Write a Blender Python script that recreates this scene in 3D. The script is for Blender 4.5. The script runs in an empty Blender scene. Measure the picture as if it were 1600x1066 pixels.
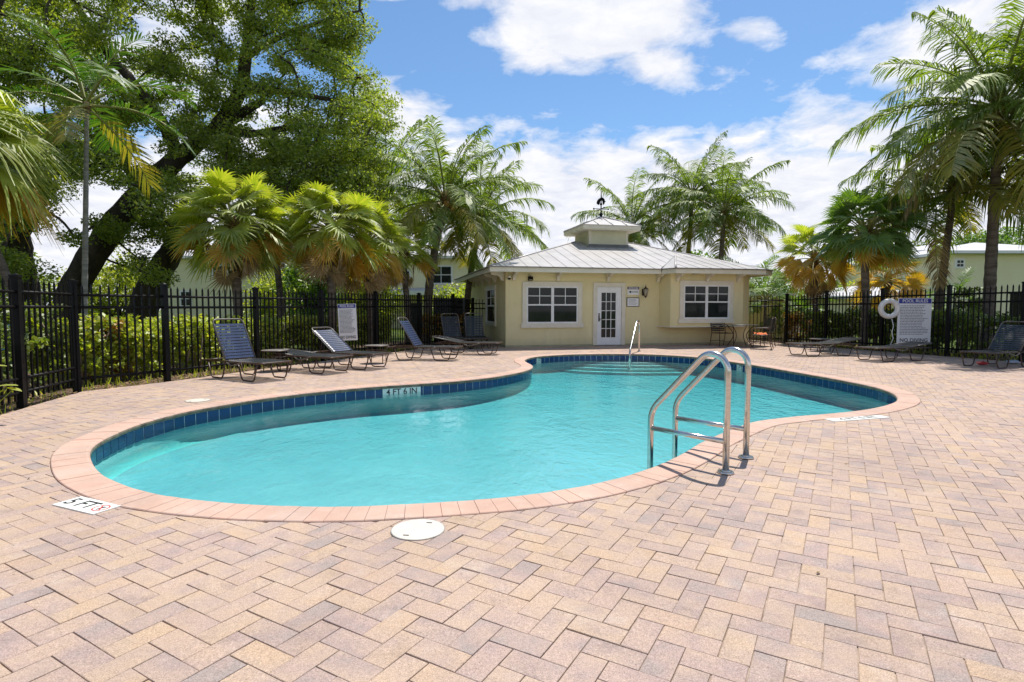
import bpy, math, random
import numpy as np
from mathutils import Vector, Matrix
from mathutils.geometry import tessellate_polygon
R = math.radians
random.seed(7); rng = np.random.default_rng(7)
scene = bpy.context.scene
COL = scene.collection

# ------------------------------------------------------------------ camera
FPX, HY, CAMH = 880.0, 482.0, 1.22          # focal length in photo pixels, horizon row, eye height
cam_data = bpy.data.cameras.new('camera')
cam = bpy.data.objects.new('camera', cam_data); COL.objects.link(cam)
cam_data.sensor_width = 36.0; cam_data.lens = 36.0 * FPX / 1600.0
cam_data.clip_start = 0.05; cam_data.clip_end = 2000
cam.location = (0, 0, CAMH)
cam.rotation_euler = (math.pi / 2 - math.atan((533 - HY) / FPX), 0, 0)
scene.camera = cam

# ------------------------------------------------------------------ light
SUN_DIR = Vector((0.150, 0.300, 0.80)).normalized()       # towards the sun
sun_el = math.asin(SUN_DIR.z); sun_az = math.atan2(SUN_DIR.x, SUN_DIR.y)
sd = bpy.data.lights.new('sun', 'SUN'); sun = bpy.data.objects.new('sun', sd); COL.objects.link(sun)
sd.energy = 4.6; sd.angle = R(0.53); sd.color = (1.0, 0.95, 0.87)
sun.location = SUN_DIR * 40
sun.rotation_euler = (-SUN_DIR).to_track_quat('-Z', 'Y').to_euler()
vs = scene.view_settings
scene.display_settings.display_device = 'sRGB'
vs.view_transform = 'Standard'; vs.look = 'None'; vs.exposure = 0.36; vs.gamma = 1.0; vs.use_curve_mapping = False
SKY_STRENGTH = 0.135
cy = scene.cycles
cy.max_bounces = 10; cy.diffuse_bounces = 4; cy.glossy_bounces = 4; cy.transparent_max_bounces = 16; cy.transmission_bounces = 6
cy.sample_clamp_indirect = 8.0; cy.caustics_reflective = False; cy.caustics_refractive = False; cy.blur_glossy = 0.5
try:
    cy.use_denoising = True; cy.denoiser = 'OPENIMAGEDENOISE'
except Exception: pass

# ------------------------------------------------------------------ node helpers
def N(nt, typ, loc=None, **kw):
    n = nt.nodes.new(typ)
    for k, v in kw.items():
        if k in ('inp',): 
            for a, b in v.items(): n.inputs[a].default_value = b
        else: setattr(n, k, v)
    return n
def L(nt, a, b): nt.links.new(a, b)
def math_node(nt, op, a, b=None, c=None, clamp=False):
    n = nt.nodes.new('ShaderNodeMath'); n.operation = op; n.use_clamp = clamp
    for i, v in enumerate((a, b, c)):
        if v is None: continue
        if isinstance(v, (int, float)): n.inputs[i].default_value = v
        else: L(nt, v, n.inputs[i])
    return n.outputs[0]
def noise(nt, vec, scale, detail=4, rough=0.55, dist=0.0, dim='3D'):
    n = nt.nodes.new('ShaderNodeTexNoise'); n.noise_dimensions = dim
    n.inputs['Scale'].default_value = scale; n.inputs['Detail'].default_value = detail
    n.inputs['Roughness'].default_value = rough; n.inputs['Distortion'].default_value = dist
    if vec is not None: L(nt, vec, n.inputs['Vector'])
    return n.outputs['Fac']
def ramp(nt, fac, stops, interp='LINEAR'):
    n = nt.nodes.new('ShaderNodeValToRGB'); n.color_ramp.interpolation = interp
    el = n.color_ramp.elements
    while len(el) < len(stops): el.new(0.5)
    for e, (p, c) in zip(el, stops):
        e.position = p; e.color = (c, c, c, 1) if isinstance(c, (int, float)) else (*c, 1)
    L(nt, fac, n.inputs[0]); return n.outputs[0]
def mixc(nt, fac, a, b, mode='MIX'):
    n = nt.nodes.new('ShaderNodeMix'); n.data_type = 'RGBA'; n.blend_type = mode
    for s, v in ((n.inputs[0], fac), (n.inputs[6], a), (n.inputs[7], b)):
        if isinstance(v, (int, float)): s.default_value = v
        elif isinstance(v, tuple): s.default_value = (*v, 1)
        else: L(nt, v, s)
    return n.outputs[2]
def new_mat(name):
    m = bpy.data.materials.new(name); m.use_nodes = True; nt = m.node_tree; nt.nodes.clear()
    out = nt.nodes.new('ShaderNodeOutputMaterial'); return m, nt, out
def principled(nt, out, rough=0.6, metal=0.0, spec=0.5):
    p = nt.nodes.new('ShaderNodeBsdfPrincipled')
    p.inputs['Roughness'].default_value = rough; p.inputs['Metallic'].default_value = metal
    p.inputs['Specular IOR Level'].default_value = spec
    L(nt, p.outputs[0], out.inputs[0]); return p
def bump(nt, height, dist, strength=1.0):
    b = nt.nodes.new('ShaderNodeBump'); b.inputs['Distance'].default_value = dist; b.inputs['Strength'].default_value = strength
    L(nt, height, b.inputs['Height']); return b.outputs[0]
def surf(name, c1, c2, scale=6.0, rough=0.6, metal=0.0, bump_d=0.0, bump_s=80.0, spec=0.5, lo=0.35, hi=0.65, coord='Object', fine=0.0, rough_var=0.0, aniso=None):
    m, nt, out = new_mat(name); p = principled(nt, out, rough, metal, spec)
    tc = nt.nodes.new('ShaderNodeTexCoord').outputs[coord]
    if aniso:
        mp = nt.nodes.new('ShaderNodeMapping'); mp.inputs['Scale'].default_value = aniso; L(nt, tc, mp.inputs[0]); tc = mp.outputs[0]
    f = noise(nt, tc, scale, 5, 0.6)
    c = ramp(nt, f, [(lo, c1), (hi, c2)])
    if fine > 0:
        f2 = noise(nt, tc, scale * 18, 3, 0.7)
        c = mixc(nt, fine, c, ramp(nt, f2, [(0.3, 0.25), (0.7, 1.0)]), 'MULTIPLY')
    L(nt, c, p.inputs['Base Color'])
    if rough_var:
        L(nt, math_node(nt, 'MULTIPLY_ADD', noise(nt, tc, scale * 3, 3), rough_var, rough - rough_var * 0.5, clamp=True), p.inputs['Roughness'])
    if bump_d > 0: L(nt, bump(nt, noise(nt, tc, bump_s, 4, 0.6), bump_d), p.inputs['Normal'])
    return m

# ------------------------------------------------------------------ world: Nishita sky with clouds at infinity
world = bpy.data.worlds.new('World'); scene.world = world; world.use_nodes = True
nt = world.node_tree; nt.nodes.clear()
wo = nt.nodes.new('ShaderNodeOutputWorld'); bg = nt.nodes.new('ShaderNodeBackground'); L(nt, bg.outputs[0], wo.inputs[0])
sky = nt.nodes.new('ShaderNodeTexSky'); sky.sky_type = 'NISHITA'; sky.sun_disc = False
sky.sun_elevation = sun_el; sky.sun_rotation = sun_az
sky.altitude = 0; sky.air_density = 1.0; sky.dust_density = 0.6; sky.ozone_density = 2.2
bg.inputs['Strength'].default_value = SKY_STRENGTH
tc = nt.nodes.new('ShaderNodeTexCoord'); dirv = tc.outputs['Generated']
sx = nt.nodes.new('ShaderNodeSeparateXYZ'); L(nt, dirv, sx.inputs[0]); dx, dy, dz = sx.outputs
ay = math_node(nt, 'MAXIMUM', math_node(nt, 'ABSOLUTE', dy), 0.12)
U = math_node(nt, 'DIVIDE', dx, ay); V = math_node(nt, 'DIVIDE', dz, ay)
front = math_node(nt, 'MULTIPLY_ADD', dy, 6.0, -0.6, clamp=True)
zc = math_node(nt, 'MAXIMUM', math_node(nt, 'ADD', dz, 0.16), 0.05)
cv = nt.nodes.new('ShaderNodeCombineXYZ')
L(nt, math_node(nt, 'DIVIDE', dx, zc), cv.inputs[0]); L(nt, math_node(nt, 'DIVIDE', dy, zc), cv.inputs[1])
n1 = noise(nt, cv.outputs[0], 1.9, 9, 0.60, 0.25)
n2 = noise(nt, cv.outputs[0], 6.0, 8, 0.62, 0.3)
fb = math_node(nt, 'ADD', math_node(nt, 'MULTIPLY', math_node(nt, 'SUBTRACT', n1, 0.5), 1.5), math_node(nt, 'MULTIPLY', math_node(nt, 'SUBTRACT', n2, 0.5), 1.1))
# broad cloud masses of this sky: (x, y, rx, ry, weight) in units of photo pixels
masses = [(935, 35, 165, 82, 1.4), (1010, 105, 95, 50, 0.9), (850, 100, 75, 30, 0.85), (770, 15, 90, 30, 0.75), (600, 5, 70, 18, 0.6),
          (1160, 60, 70, 26, 0.62), (1110, 120, 45, 16, 0.4), (1590, 140, 225, 160, 1.4), (1340, 210, 150, 65, 1.0), (1420, 30, 110, 30, 0.38),
          (1290, 205, 60, 18, 0.6), (930, 215, 130, 40, 0.50), (1020, 185, 60, 40, 0.45), (610, 190, 90, 70, 0.9), (150, 80, 330, 190, 0.75), (420, 300, 260, 140, 0.9), (30, 420, 200, 60, 0.9)]
acc = None
for (cx, cyy, rx, ry, w) in masses:
    uu = math_node(nt, 'MULTIPLY', math_node(nt, 'SUBTRACT', U, (cx - 800) / FPX), FPX / rx)
    vv = math_node(nt, 'MULTIPLY', math_node(nt, 'SUBTRACT', V, (HY - cyy) / FPX), FPX / ry)
    r2 = math_node(nt, 'ADD', math_node(nt, 'MULTIPLY', uu, uu), math_node(nt, 'MULTIPLY', vv, vv))
    g = math_node(nt, 'MULTIPLY', math_node(nt, 'POWER', 2.71828, math_node(nt, 'MULTIPLY', r2, -0.9)), w)
    acc = g if acc is None else math_node(nt, 'MAXIMUM', acc, g)
bank = ramp(nt, V, [(0.19, 1.0), (0.38, 0.0)])
acc = math_node(nt, 'MAXIMUM', math_node(nt, 'MULTIPLY', acc, front), math_node(nt, 'MULTIPLY', bank, 1.25))
elsewhere = math_node(nt, 'MULTIPLY', math_node(nt, 'SUBTRACT', 1.0, front), 0.42)
acc = math_node(nt, 'MAXIMUM', acc, elsewhere)
dens = math_node(nt, 'ADD', acc, math_node(nt, 'MULTIPLY', fb, 0.95))
cov = ramp(nt, dens, [(0.38, 0.0), (0.52, 0.45), (0.78, 1.0)])
shade = ramp(nt, math_node(nt, 'ADD', n2, math_node(nt, 'MULTIPLY', n1, 0.5)), [(0.55, (4.5, 4.7, 5.3)), (0.95, (6.0, 6.0, 6.2))])
skyc = mixc(nt, 1.0, sky.outputs[0], (0.58, 0.75, 0.86), 'MULTIPLY')
L(nt, mixc(nt, cov, skyc, shade), bg.inputs['Color'])

# ------------------------------------------------------------------ geometry helpers
def gp(px, py, z=0.0):
    """point of the plane at height z seen at photo pixel (px, py)"""
    d = (CAMH - z) * FPX / (py - HY); return Vector(((px - 800) / FPX * d, d, z))
def at(px, py, d):
    """point seen at photo pixel (px, py) at depth d"""
    return Vector(((px - 800) / FPX * d, d, CAMH + (HY - py) / FPX * d))

def np_mesh(name, V, F, mats=(), attr=None, smooth=False, midx=None):
    V = np.asarray(V, dtype=np.float32).reshape(-1, 3); F = np.asarray(F, dtype=np.int32)
    me = bpy.data.meshes.new(name); nf, k = F.shape
    me.vertices.add(len(V)); me.vertices.foreach_set('co', V.ravel())
    me.loops.add(nf * k); me.loops.foreach_set('vertex_index', F.ravel())
    me.polygons.add(nf); me.polygons.foreach_set('loop_start', np.arange(0, nf * k, k, dtype=np.int32))
    for m in mats: me.materials.append(m)
    if midx is not None: me.polygons.foreach_set('material_index', np.asarray(midx, dtype=np.int32))
    if smooth: me.polygons.foreach_set('use_smooth', np.ones(nf, dtype=bool))
    if attr is not None:
        a = me.attributes.new('tint', 'FLOAT_COLOR', 'FACE'); a.data.foreach_set('color', np.asarray(attr, dtype=np.float32).ravel())
    me.update(calc_edges=True); return me

class MB:
    def __init__(s): s.v = []; s.f = []; s.m = []; s.sm = []; s.cur = 0
    def add(s, vs, fs, smooth=False):
        b = len(s.v); s.v += [tuple(v) for v in vs]
        for f in fs: s.f.append(tuple(i + b for i in f)); s.m.append(s.cur); s.sm.append(smooth)
        return s
    def box(s, c, size, rz=0.0, M=None):
        x, y, z = (a / 2 for a in size); vs = []
        rot = Matrix.Rotation(rz, 3, 'Z') if M is None else M
        for i in (-1, 1):
            for j in (-1, 1):
                for k in (-1, 1): vs.append(rot @ Vector((i * x, j * y, k * z)) + Vector(c))
        return s.add(vs, [(0, 1, 3, 2), (4, 6, 7, 5), (0, 4, 5, 1), (2, 3, 7, 6), (0, 2, 6, 4), (1, 5, 7, 3)])
    def tube(s, pts, r, n=8, closed=False, cap=True, flat=1.0):
        pts = [Vector(p) for p in pts]; k = len(pts)
        rs = r if isinstance(r, (list, tuple, np.ndarray)) else [r] * k
        ring = []; up = None; vs = []
        for i, p in enumerate(pts):
            if closed: t = pts[(i + 1) % k] - pts[i - 1]
            else: t = pts[min(i + 1, k - 1)] - pts[max(i - 1, 0)]
            t = t.normalized() if t.length > 1e-9 else Vector((0, 0, 1))
            if up is None: up = Vector((0, 0, 1)) if abs(t.z) < 0.9 else Vector((1, 0, 0))
            a = t.cross(up)
            if a.length < 1e-6: a = t.orthogonal()
            a.normalize(); b = a.cross(t).normalized(); up = b
            for j in range(n):
                an = 2 * math.pi * j / n
                vs.append(p + a * (math.cos(an) * rs[i]) + b * (math.sin(an) * rs[i] * flat))
        fs = []
        for i in range(k if closed else k - 1):
            i2 = (i + 1) % k
            for j in range(n):
                j2 = (j + 1) % n; fs.append((i * n + j, i2 * n + j, i2 * n + j2, i * n + j2))
        s.add(vs, fs, True)
        if cap and not closed:
            b = len(s.v) - len(vs)
            s.f.append(tuple(b + j for j in range(n))); s.m.append(s.cur); s.sm.append(False)
            s.f.append(tuple(b + (k - 1) * n + j for j in reversed(range(n)))); s.m.append(s.cur); s.sm.append(False)
        return s
    def cyl(s, c, r, h, n=24, r2=None):
        c = Vector(c); r2 = r if r2 is None else r2; vs = []
        for i, (rr, z) in enumerate(((r, 0), (r2, h))):
            for j in range(n): vs.append(c + Vector((rr * math.cos(2 * math.pi * j / n), rr * math.sin(2 * math.pi * j / n), z)))
        s.add(vs, [(j, (j + 1) % n, n + (j + 1) % n, n + j) for j in range(n)], True)
        b = len(s.v) - 2 * n
        for f in (tuple(b + j for j in reversed(range(n))), tuple(b + n + j for j in range(n))): s.f.append(f); s.m.append(s.cur); s.sm.append(False)
        return s
    def prism(s, poly, z0, z1, M=None):
        """poly: 2D points, extruded from z0 to z1; M maps to final place"""
        n = len(poly); vs = [Vector((x, y, z0)) for x, y in poly] + [Vector((x, y, z1)) for x, y in poly]
        if M is not None: vs = [M @ v for v in vs]
        fs = [tuple(reversed(range(n))), tuple(range(n, 2 * n))] + [(i, (i + 1) % n, n + (i + 1) % n, n + i) for i in range(n)]
        return s.add(vs, fs)
    def sphere(s, c, r, n=12, m=8, sc=(1, 1, 1)):
        vs = []; c = Vector(c)
        for i in range(m + 1):
            th = math.pi * i / m
            for j in range(n):
                a = 2 * math.pi * j / n; vs.append(c + Vector((r * sc[0] * math.sin(th) * math.cos(a), r * sc[1] * math.sin(th) * math.sin(a), r * sc[2] * math.cos(th))))
        return s.add(vs, [(i * n + j, (i + 1) * n + j, (i + 1) * n + (j + 1) % n, i * n + (j + 1) % n) for i in range(m) for j in range(n)], True)
    def mesh(s, name, *mats):
        me = bpy.data.meshes.new(name); me.from_pydata(s.v, [], s.f)
        for m in mats: me.materials.append(m)
        me.polygons.foreach_set('material_index', s.m); me.polygons.foreach_set('use_smooth', s.sm); me.update(); return me
    def build(s, name, mats, parent=None, **kw):
        if not isinstance(mats, (list, tuple)): mats = [mats]
        return link(name, s.mesh(name, *mats), parent, **kw)

def link(name, me, parent=None, loc=None, rot=None, label=None, cat=None, group=None, kind=None):
    o = bpy.data.objects.new(name, me); COL.objects.link(o)
    if parent is not None: o.parent = parent
    if loc is not None: o.location = loc
    if rot is not None: o.rotation_euler = rot
    return tag(o, label, cat, group, kind)
def tag(o, label=None, cat=None, group=None, kind=None):
    if label: o['label'] = label
    if cat: o['category'] = cat
    if group: o['group'] = group
    if kind: o['kind'] = kind
    return o
def thing(name, loc, label, cat, rz=0.0, group=None):
    o = bpy.data.objects.new(name, None); COL.objects.link(o); o.location = loc; o.rotation_euler = (0, 0, rz); o.empty_display_size = 0.2
    return tag(o, label, cat, group)
def copy_tree(o, loc=None, rz=None, label=None, scale=None, parent=None):
    c = o.copy(); COL.objects.link(c)
    if parent is not None: c.parent = parent
    if loc is not None: c.location = loc
    if rz is not None: c.rotation_euler = (0, 0, rz)
    if scale is not None: c.scale = scale
    if label: c['label'] = label
    for ch in list(o.children): copy_tree(ch, parent=c)
    return c
_txt = {}
def text_shape(body, size, sx=1.0):
    """flat outline of a word as vertices and faces, centred, in the xy plane"""
    key = (body, size, sx)
    if key in _txt: return _txt[key]
    cu = bpy.data.curves.new('lettering', 'FONT'); cu.body = body; cu.size = size; cu.align_x = 'CENTER'; cu.align_y = 'CENTER'; cu.offset = size * 0.012
    cu.resolution_u = 3
    o = bpy.data.objects.new('lettering', cu); COL.objects.link(o)
    dg = bpy.context.evaluated_depsgraph_get(); e = o.evaluated_get(dg); me = e.to_mesh()
    vs = [(v.co.x * sx, v.co.y, 0.0) for v in me.vertices]; fs = [tuple(p.vertices) for p in me.polygons]
    e.to_mesh_clear(); bpy.data.objects.remove(o); bpy.data.curves.remove(cu)
    _txt[key] = (vs, fs); return vs, fs
def text_on(mb, body, size, M, sx=1.0):
    vs, fs = text_shape(body, size, sx); mb.add([M @ Vector(v) for v in vs], fs)
def frame(o, x, z):
    """matrix with origin o, local x axis x, local z axis z"""
    x = Vector(x).normalized(); z = Vector(z).normalized(); y = z.cross(x).normalized(); x = y.cross(z)
    M = Matrix((x, y, z)).transposed().to_4x4(); M.translation = Vector(o); return M
def catmull(P, closed=True, sub=8):
    out = []; n = len(P)
    for i in range(n if closed else n - 1):
        if closed: a, b, c, d = P[i - 1], P[i], P[(i + 1) % n], P[(i + 2) % n]
        else: a, b, c, d = P[max(i - 1, 0)], P[i], P[i + 1], P[min(i + 2, n - 1)]
        for k in range(sub):
            t = k / sub
            out.append(0.5 * ((2 * b) + (c - a) * t + (2 * a - 5 * b + 4 * c - d) * t * t + (3 * b - a - 3 * c + d) * t ** 3))
    if not closed: out.append(P[-1].copy())
    return out
def resample(P, step, closed=True):
    A = np.array([[p[0], p[1]] for p in P]); B = np.vstack([A, A[:1]]) if closed else A
    seg = np.linalg.norm(np.diff(B, axis=0), axis=1); s = np.concatenate([[0], np.cumsum(seg)]); n = int(round(s[-1] / step))
    t = np.linspace(0, s[-1], n + 1); t = t[:-1] if closed else t
    return np.stack([np.interp(t, s, B[:, 0]), np.interp(t, s, B[:, 1])], 1)
def inside(P, poly):
    P = np.atleast_2d(P); x, y = P[:, 0], P[:, 1]; c = np.zeros(len(P), bool); n = len(poly)
    for i in range(n):
        x1, y1 = poly[i]; x2, y2 = poly[(i + 1) % n]
        if y1 == y2: continue
        c ^= ((y1 > y) != (y2 > y)) & (x < (x2 - x1) * (y - y1) / (y2 - y1) + x1)
    return c
def clip_half(poly, p, n, keep_d=0.0):
    """keep the part of a convex polygon where (q-p).n >= keep_d"""
    out = []
    for i in range(len(poly)):
        a, b = poly[i], poly[(i + 1) % len(poly)]
        da = (a[0] - p[0]) * n[0] + (a[1] - p[1]) * n[1] - keep_d; db = (b[0] - p[0]) * n[0] + (b[1] - p[1]) * n[1] - keep_d
        if da >= 0: out.append(a)
        if (da >= 0) != (db >= 0):
            t = da / (da - db); out.append((a[0] + (b[0] - a[0]) * t, a[1] + (b[1] - a[1]) * t))
    return out
def sheet_with_holes(name, outer, holes, z, mat):
    loops = [[Vector((x, y, 0)) for x, y in outer]] + [[Vector((x, y, 0)) for x, y in h] for h in holes]
    tris = tessellate_polygon(loops); vs = [(v.x, v.y, z) for l in loops for v in l]; fs = []
    for t in tris:
        a, b, c = (Vector(vs[i]) for i in t)
        fs.append(tuple(t) if (b - a).cross(c - a).z > 0 else tuple(reversed(t)))
    me = bpy.data.meshes.new(name); me.from_pydata(vs, [], fs); me.materials.append(mat); me.update()
    return link(name, me, kind='structure')

# ------------------------------------------------------------------ materials of the ground and the pool
def paver_material():
    m, nt, out = new_mat('paver_concrete'); p = principled(nt, out, 0.85, 0, 0.3)
    at_ = nt.nodes.new('ShaderNodeAttribute'); at_.attribute_name = 'tint'
    sp = nt.nodes.new('ShaderNodeSeparateColor'); L(nt, at_.outputs['Color'], sp.inputs[0])
    geo = nt.nodes.new('ShaderNodeNewGeometry')
    off = nt.nodes.new('ShaderNodeVectorMath'); off.operation = 'MULTIPLY_ADD'
    L(nt, at_.outputs['Color'], off.inputs[0]); off.inputs[1].default_value = (37, 53, 29); L(nt, geo.outputs['Position'], off.inputs[2])
    blend = noise(nt, off.outputs[0], 5.5, 2, 0.5)                     # colour drifting inside one paver
    k = math_node(nt, 'ADD', math_node(nt, 'MULTIPLY', sp.outputs[0], 0.60), math_node(nt, 'MULTIPLY_ADD', math_node(nt, 'SUBTRACT', blend, 0.5), 1.6, 0.20))
    c = ramp(nt, k, [(0.05, (0.49, 0.35, 0.238)), (0.30, (0.475, 0.348, 0.254)), (0.55, (0.448, 0.332, 0.26)), (0.78, (0.395, 0.295, 0.252)), (1.0, (0.34, 0.275, 0.245))])
    c = mixc(nt, math_node(nt, 'MULTIPLY', sp.outputs[1], 0.22), c, (0.40, 0.27, 0.26))
    lg = noise(nt, geo.outputs['Position'], 0.8, 3, 0.6)
    c = mixc(nt, 1.0, c, ramp(nt, lg, [(0.3, 0.90), (0.7, 1.06)]), 'MULTIPLY')
    ef = noise(nt, geo.outputs['Position'], 2.6, 6, 0.7)
    c = mixc(nt, ramp(nt, ef, [(0.56, 0.0), (0.74, 0.30)]), c, (0.62, 0.55, 0.48))
    dk = noise(nt, off.outputs[0], 3.0, 6, 0.75)
    c = mixc(nt, 1.0, c, ramp(nt, dk, [(0.30, 0.80), (0.46, 1.0)]), 'MULTIPLY')
    gr = noise(nt, geo.outputs['Position'], 210, 3, 0.75)
    c = mixc(nt, 1.0, c, ramp(nt, gr, [(0.33, 0.55), (0.47, 0.95), (0.60, 1.10), (0.68, 1.50)]), 'MULTIPLY')
    gs = noise(nt, geo.outputs['Position'], 60, 3, 0.7)
    c = mixc(nt, 1.0, c, ramp(nt, gs, [(0.3, 0.86), (0.7, 1.10)]), 'MULTIPLY')
    L(nt, c, p.inputs['Base Color'])
    L(nt, bump(nt, gr, 0.0016, 0.9), p.inputs['Normal']); return m
M_paver = paver_material()
def coping_material():
    m, nt, out = new_mat('coping_clay'); p = principled(nt, out, 0.8, 0, 0.3)
    at_ = nt.nodes.new('ShaderNodeAttribute'); at_.attribute_name = 'tint'
    sp = nt.nodes.new('ShaderNodeSeparateColor'); L(nt, at_.outputs['Color'], sp.inputs[0])
    geo = nt.nodes.new('ShaderNodeNewGeometry'); P = geo.outputs['Position']
    c = ramp(nt, sp.outputs[0], [(0.0, (0.545, 0.345, 0.265)), (0.5, (0.53, 0.355, 0.275)), (1.0, (0.51, 0.36, 0.29))])
    c = mixc(nt, 1.0, c, ramp(nt, noise(nt, P, 1.6, 4, 0.6), [(0.3, 0.84), (0.7, 1.10)]), 'MULTIPLY')
    c = mixc(nt, ramp(nt, noise(nt, P, 7, 5, 0.65), [(0.5, 0.0), (0.8, 0.4)]), c, (0.62, 0.50, 0.42))
    g = noise(nt, P, 190, 3, 0.7)
    c = mixc(nt, 1.0, c, ramp(nt, g, [(0.3, 0.84), (0.7, 1.12)]), 'MULTIPLY')
    L(nt, c, p.inputs['Base Color']); L(nt, bump(nt, g, 0.0008), p.inputs['Normal']); return m
M_coping = coping_material()
M_coping_face = surf('coping_face', (0.10, 0.075, 0.05), (0.24, 0.19, 0.13), 9, 0.85)  # darker brown for the bullnose face and underside of each brick
M_sand = surf('joint_sand', (0.20, 0.14, 0.10), (0.50, 0.39, 0.30), 9, 0.95, bump_d=0.002, bump_s=300, lo=0.3, hi=0.7)
M_mulch = surf('mulch', (0.045, 0.026, 0.015), (0.24, 0.15, 0.09), 30, 0.95, bump_d=0.03, bump_s=45, fine=0.5)
M_grass = surf('grass', (0.055, 0.10, 0.012), (0.13, 0.19, 0.03), 1.4, 0.9, bump_d=0.04, bump_s=60, fine=0.7)
M_plaster = surf('pool_plaster', (0.62, 0.70, 0.70), (0.70, 0.76, 0.755), 2.2, 0.7, bump_d=0.001, bump_s=40, lo=0.3, hi=0.7)
M_floor = surf('pool_floor_plaster', (0.36, 0.475, 0.53), (0.45, 0.565, 0.62), 0.9, 0.7, lo=0.3, hi=0.7, fine=0.12)
M_wallplaster = surf('aqua_wall_plaster', (0.32, 0.68, 0.68), (0.38, 0.74, 0.73), 2.2, 0.7, lo=0.3, hi=0.7)
M_tile = surf('blue_tile', (0.002, 0.020, 0.10), (0.006, 0.040, 0.16), 5, 0.12, spec=0.6, lo=0.3, hi=0.7)
M_grout = surf('grout', (0.50, 0.56, 0.58), (0.62, 0.66, 0.66), 20, 0.9)
M_white_tile = surf('white_tile', (0.70, 0.70, 0.64), (0.80, 0.80, 0.75), 12, 0.35)
M_black = surf('black_ink', (0.012, 0.012, 0.014), (0.02, 0.02, 0.022), 20, 0.5)
M_red = surf('red_ink', (0.45, 0.03, 0.03), (0.55, 0.05, 0.05), 20, 0.5)
def water_material():
    m, nt, out = new_mat('pool_water')
    P = nt.nodes.new('ShaderNodeNewGeometry').outputs['Position']
    mp = nt.nodes.new('ShaderNodeMapping'); mp.inputs['Scale'].default_value = (1.0, 0.62, 1.0); mp.inputs['Rotation'].default_value = (0, 0, 0.35); L(nt, P, mp.inputs[0])
    big = noise(nt, mp.outputs[0], 1.5, 3, 0.5, 0.4); mid = noise(nt, mp.outputs[0], 6.5, 3, 0.5, 0.6); fine = noise(nt, mp.outputs[0], 20, 3, 0.55, 0.3)
    # a breeze roughens the water in patches, more towards the shallow right-hand end
    patch = noise(nt, P, 0.45, 2, 0.5); sxx = nt.nodes.new('ShaderNodeSeparateXYZ'); L(nt, P, sxx.inputs[0])
    breeze = math_node(nt, 'ADD', math_node(nt, 'MULTIPLY', sxx.outputs[0], 0.10), math_node(nt, 'MULTIPLY_ADD', patch, 2.2, -0.75), clamp=True)
    h = math_node(nt, 'ADD', math_node(nt, 'MULTIPLY', big, 0.020), math_node(nt, 'MULTIPLY', mid, math_node(nt, 'MULTIPLY_ADD', breeze, 0.0140, 0.0085)))
    h = math_node(nt, 'ADD', h, math_node(nt, 'MULTIPLY', fine, math_node(nt, 'MULTIPLY_ADD', breeze, 0.0115, 0.0014)))
    b = bump(nt, h, 1.0)
    fr = nt.nodes.new('ShaderNodeFresnel'); fr.inputs[0].default_value = 1.33; L(nt, b, fr.inputs['Normal'])
    gl = nt.nodes.new('ShaderNodeBsdfGlossy'); gl.inputs['Roughness'].default_value = 0.03; L(nt, b, gl.inputs['Normal'])
    tr = nt.nodes.new('ShaderNodeBsdfTransparent'); tr.inputs[0].default_value = (0.93, 0.99, 0.99, 1)
    mx = nt.nodes.new('ShaderNodeMixShader'); L(nt, fr.outputs[0], mx.inputs[0]); L(nt, tr.outputs[0], mx.inputs[1]); L(nt, gl.outputs[0], mx.inputs[2])
    L(nt, mx.outputs[0], out.inputs[0])
    va = nt.nodes.new('ShaderNodeVolumeAbsorption'); va.inputs['Color'].default_value = (0.0, 0.87, 0.885, 1); va.inputs['Density'].default_value = 0.74
    L(nt, va.outputs[0], out.inputs['Volume']); return m
M_water = water_material()

# ------------------------------------------------------------------ pool outline (inner edge of the coping), from the photograph
OUT = [(127, 716), (131, 702), (146, 691), (169, 680), (197, 668), (225, 659), (267, 648), (298, 641), (358, 631), (394, 625), (447, 618), (500, 612), (575, 605), (660, 599.5), (725, 594.5), (775, 588.5),
       (812, 581.5), (829, 576), (831, 571.5), (822, 566.5), (819, 562.5), (830, 558.5), (852, 556), (900, 553.6), (960, 553), (1011, 553.6), (1061, 556), (1102, 559.5), (1180, 570.5), (1260, 584), (1325, 595.5), (1375, 606), (1399, 614),
       (1409, 622), (1406, 629), (1385, 636.5), (1350, 643), (1300, 648.5), (1255, 652), (1210, 657), (1180, 662), (1147, 674), (1104, 693), (1064, 717), (1016, 738), (960, 755), (905, 767), (850, 776), (790, 783.5), (737, 788), (690, 791), (634, 794.5), (550, 798.5), (470, 798.5),
       (400, 796), (338, 792), (253, 782), (197, 769), (158, 753), (137, 738)]
pool_line = catmull([gp(x, y) for x, y in OUT], True, 8)
edge = resample(pool_line, 0.05)
for _ in range(6):                                     # relax pixel-reading jitter
    edge = (np.roll(edge, 1, 0) + 2 * edge + np.roll(edge, -1, 0)) / 4
area = 0.5 * np.sum(edge[:, 0] * np.roll(edge[:, 1], -1) - np.roll(edge[:, 0], -1) * edge[:, 1])
if area < 0: edge = edge[::-1].copy()                  # counter-clockwise: outside is on the right
def normals_out(E):
    t = np.roll(E, -1, 0) - np.roll(E, 1, 0); t /= np.linalg.norm(t, axis=1)[:, None]; return np.stack([t[:, 1], -t[:, 0]], 1)
def offset(E, d):
    Q = E + normals_out(E) * d; 
    return Q
COPE_W = 0.235
WATER_Z = -0.140

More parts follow.
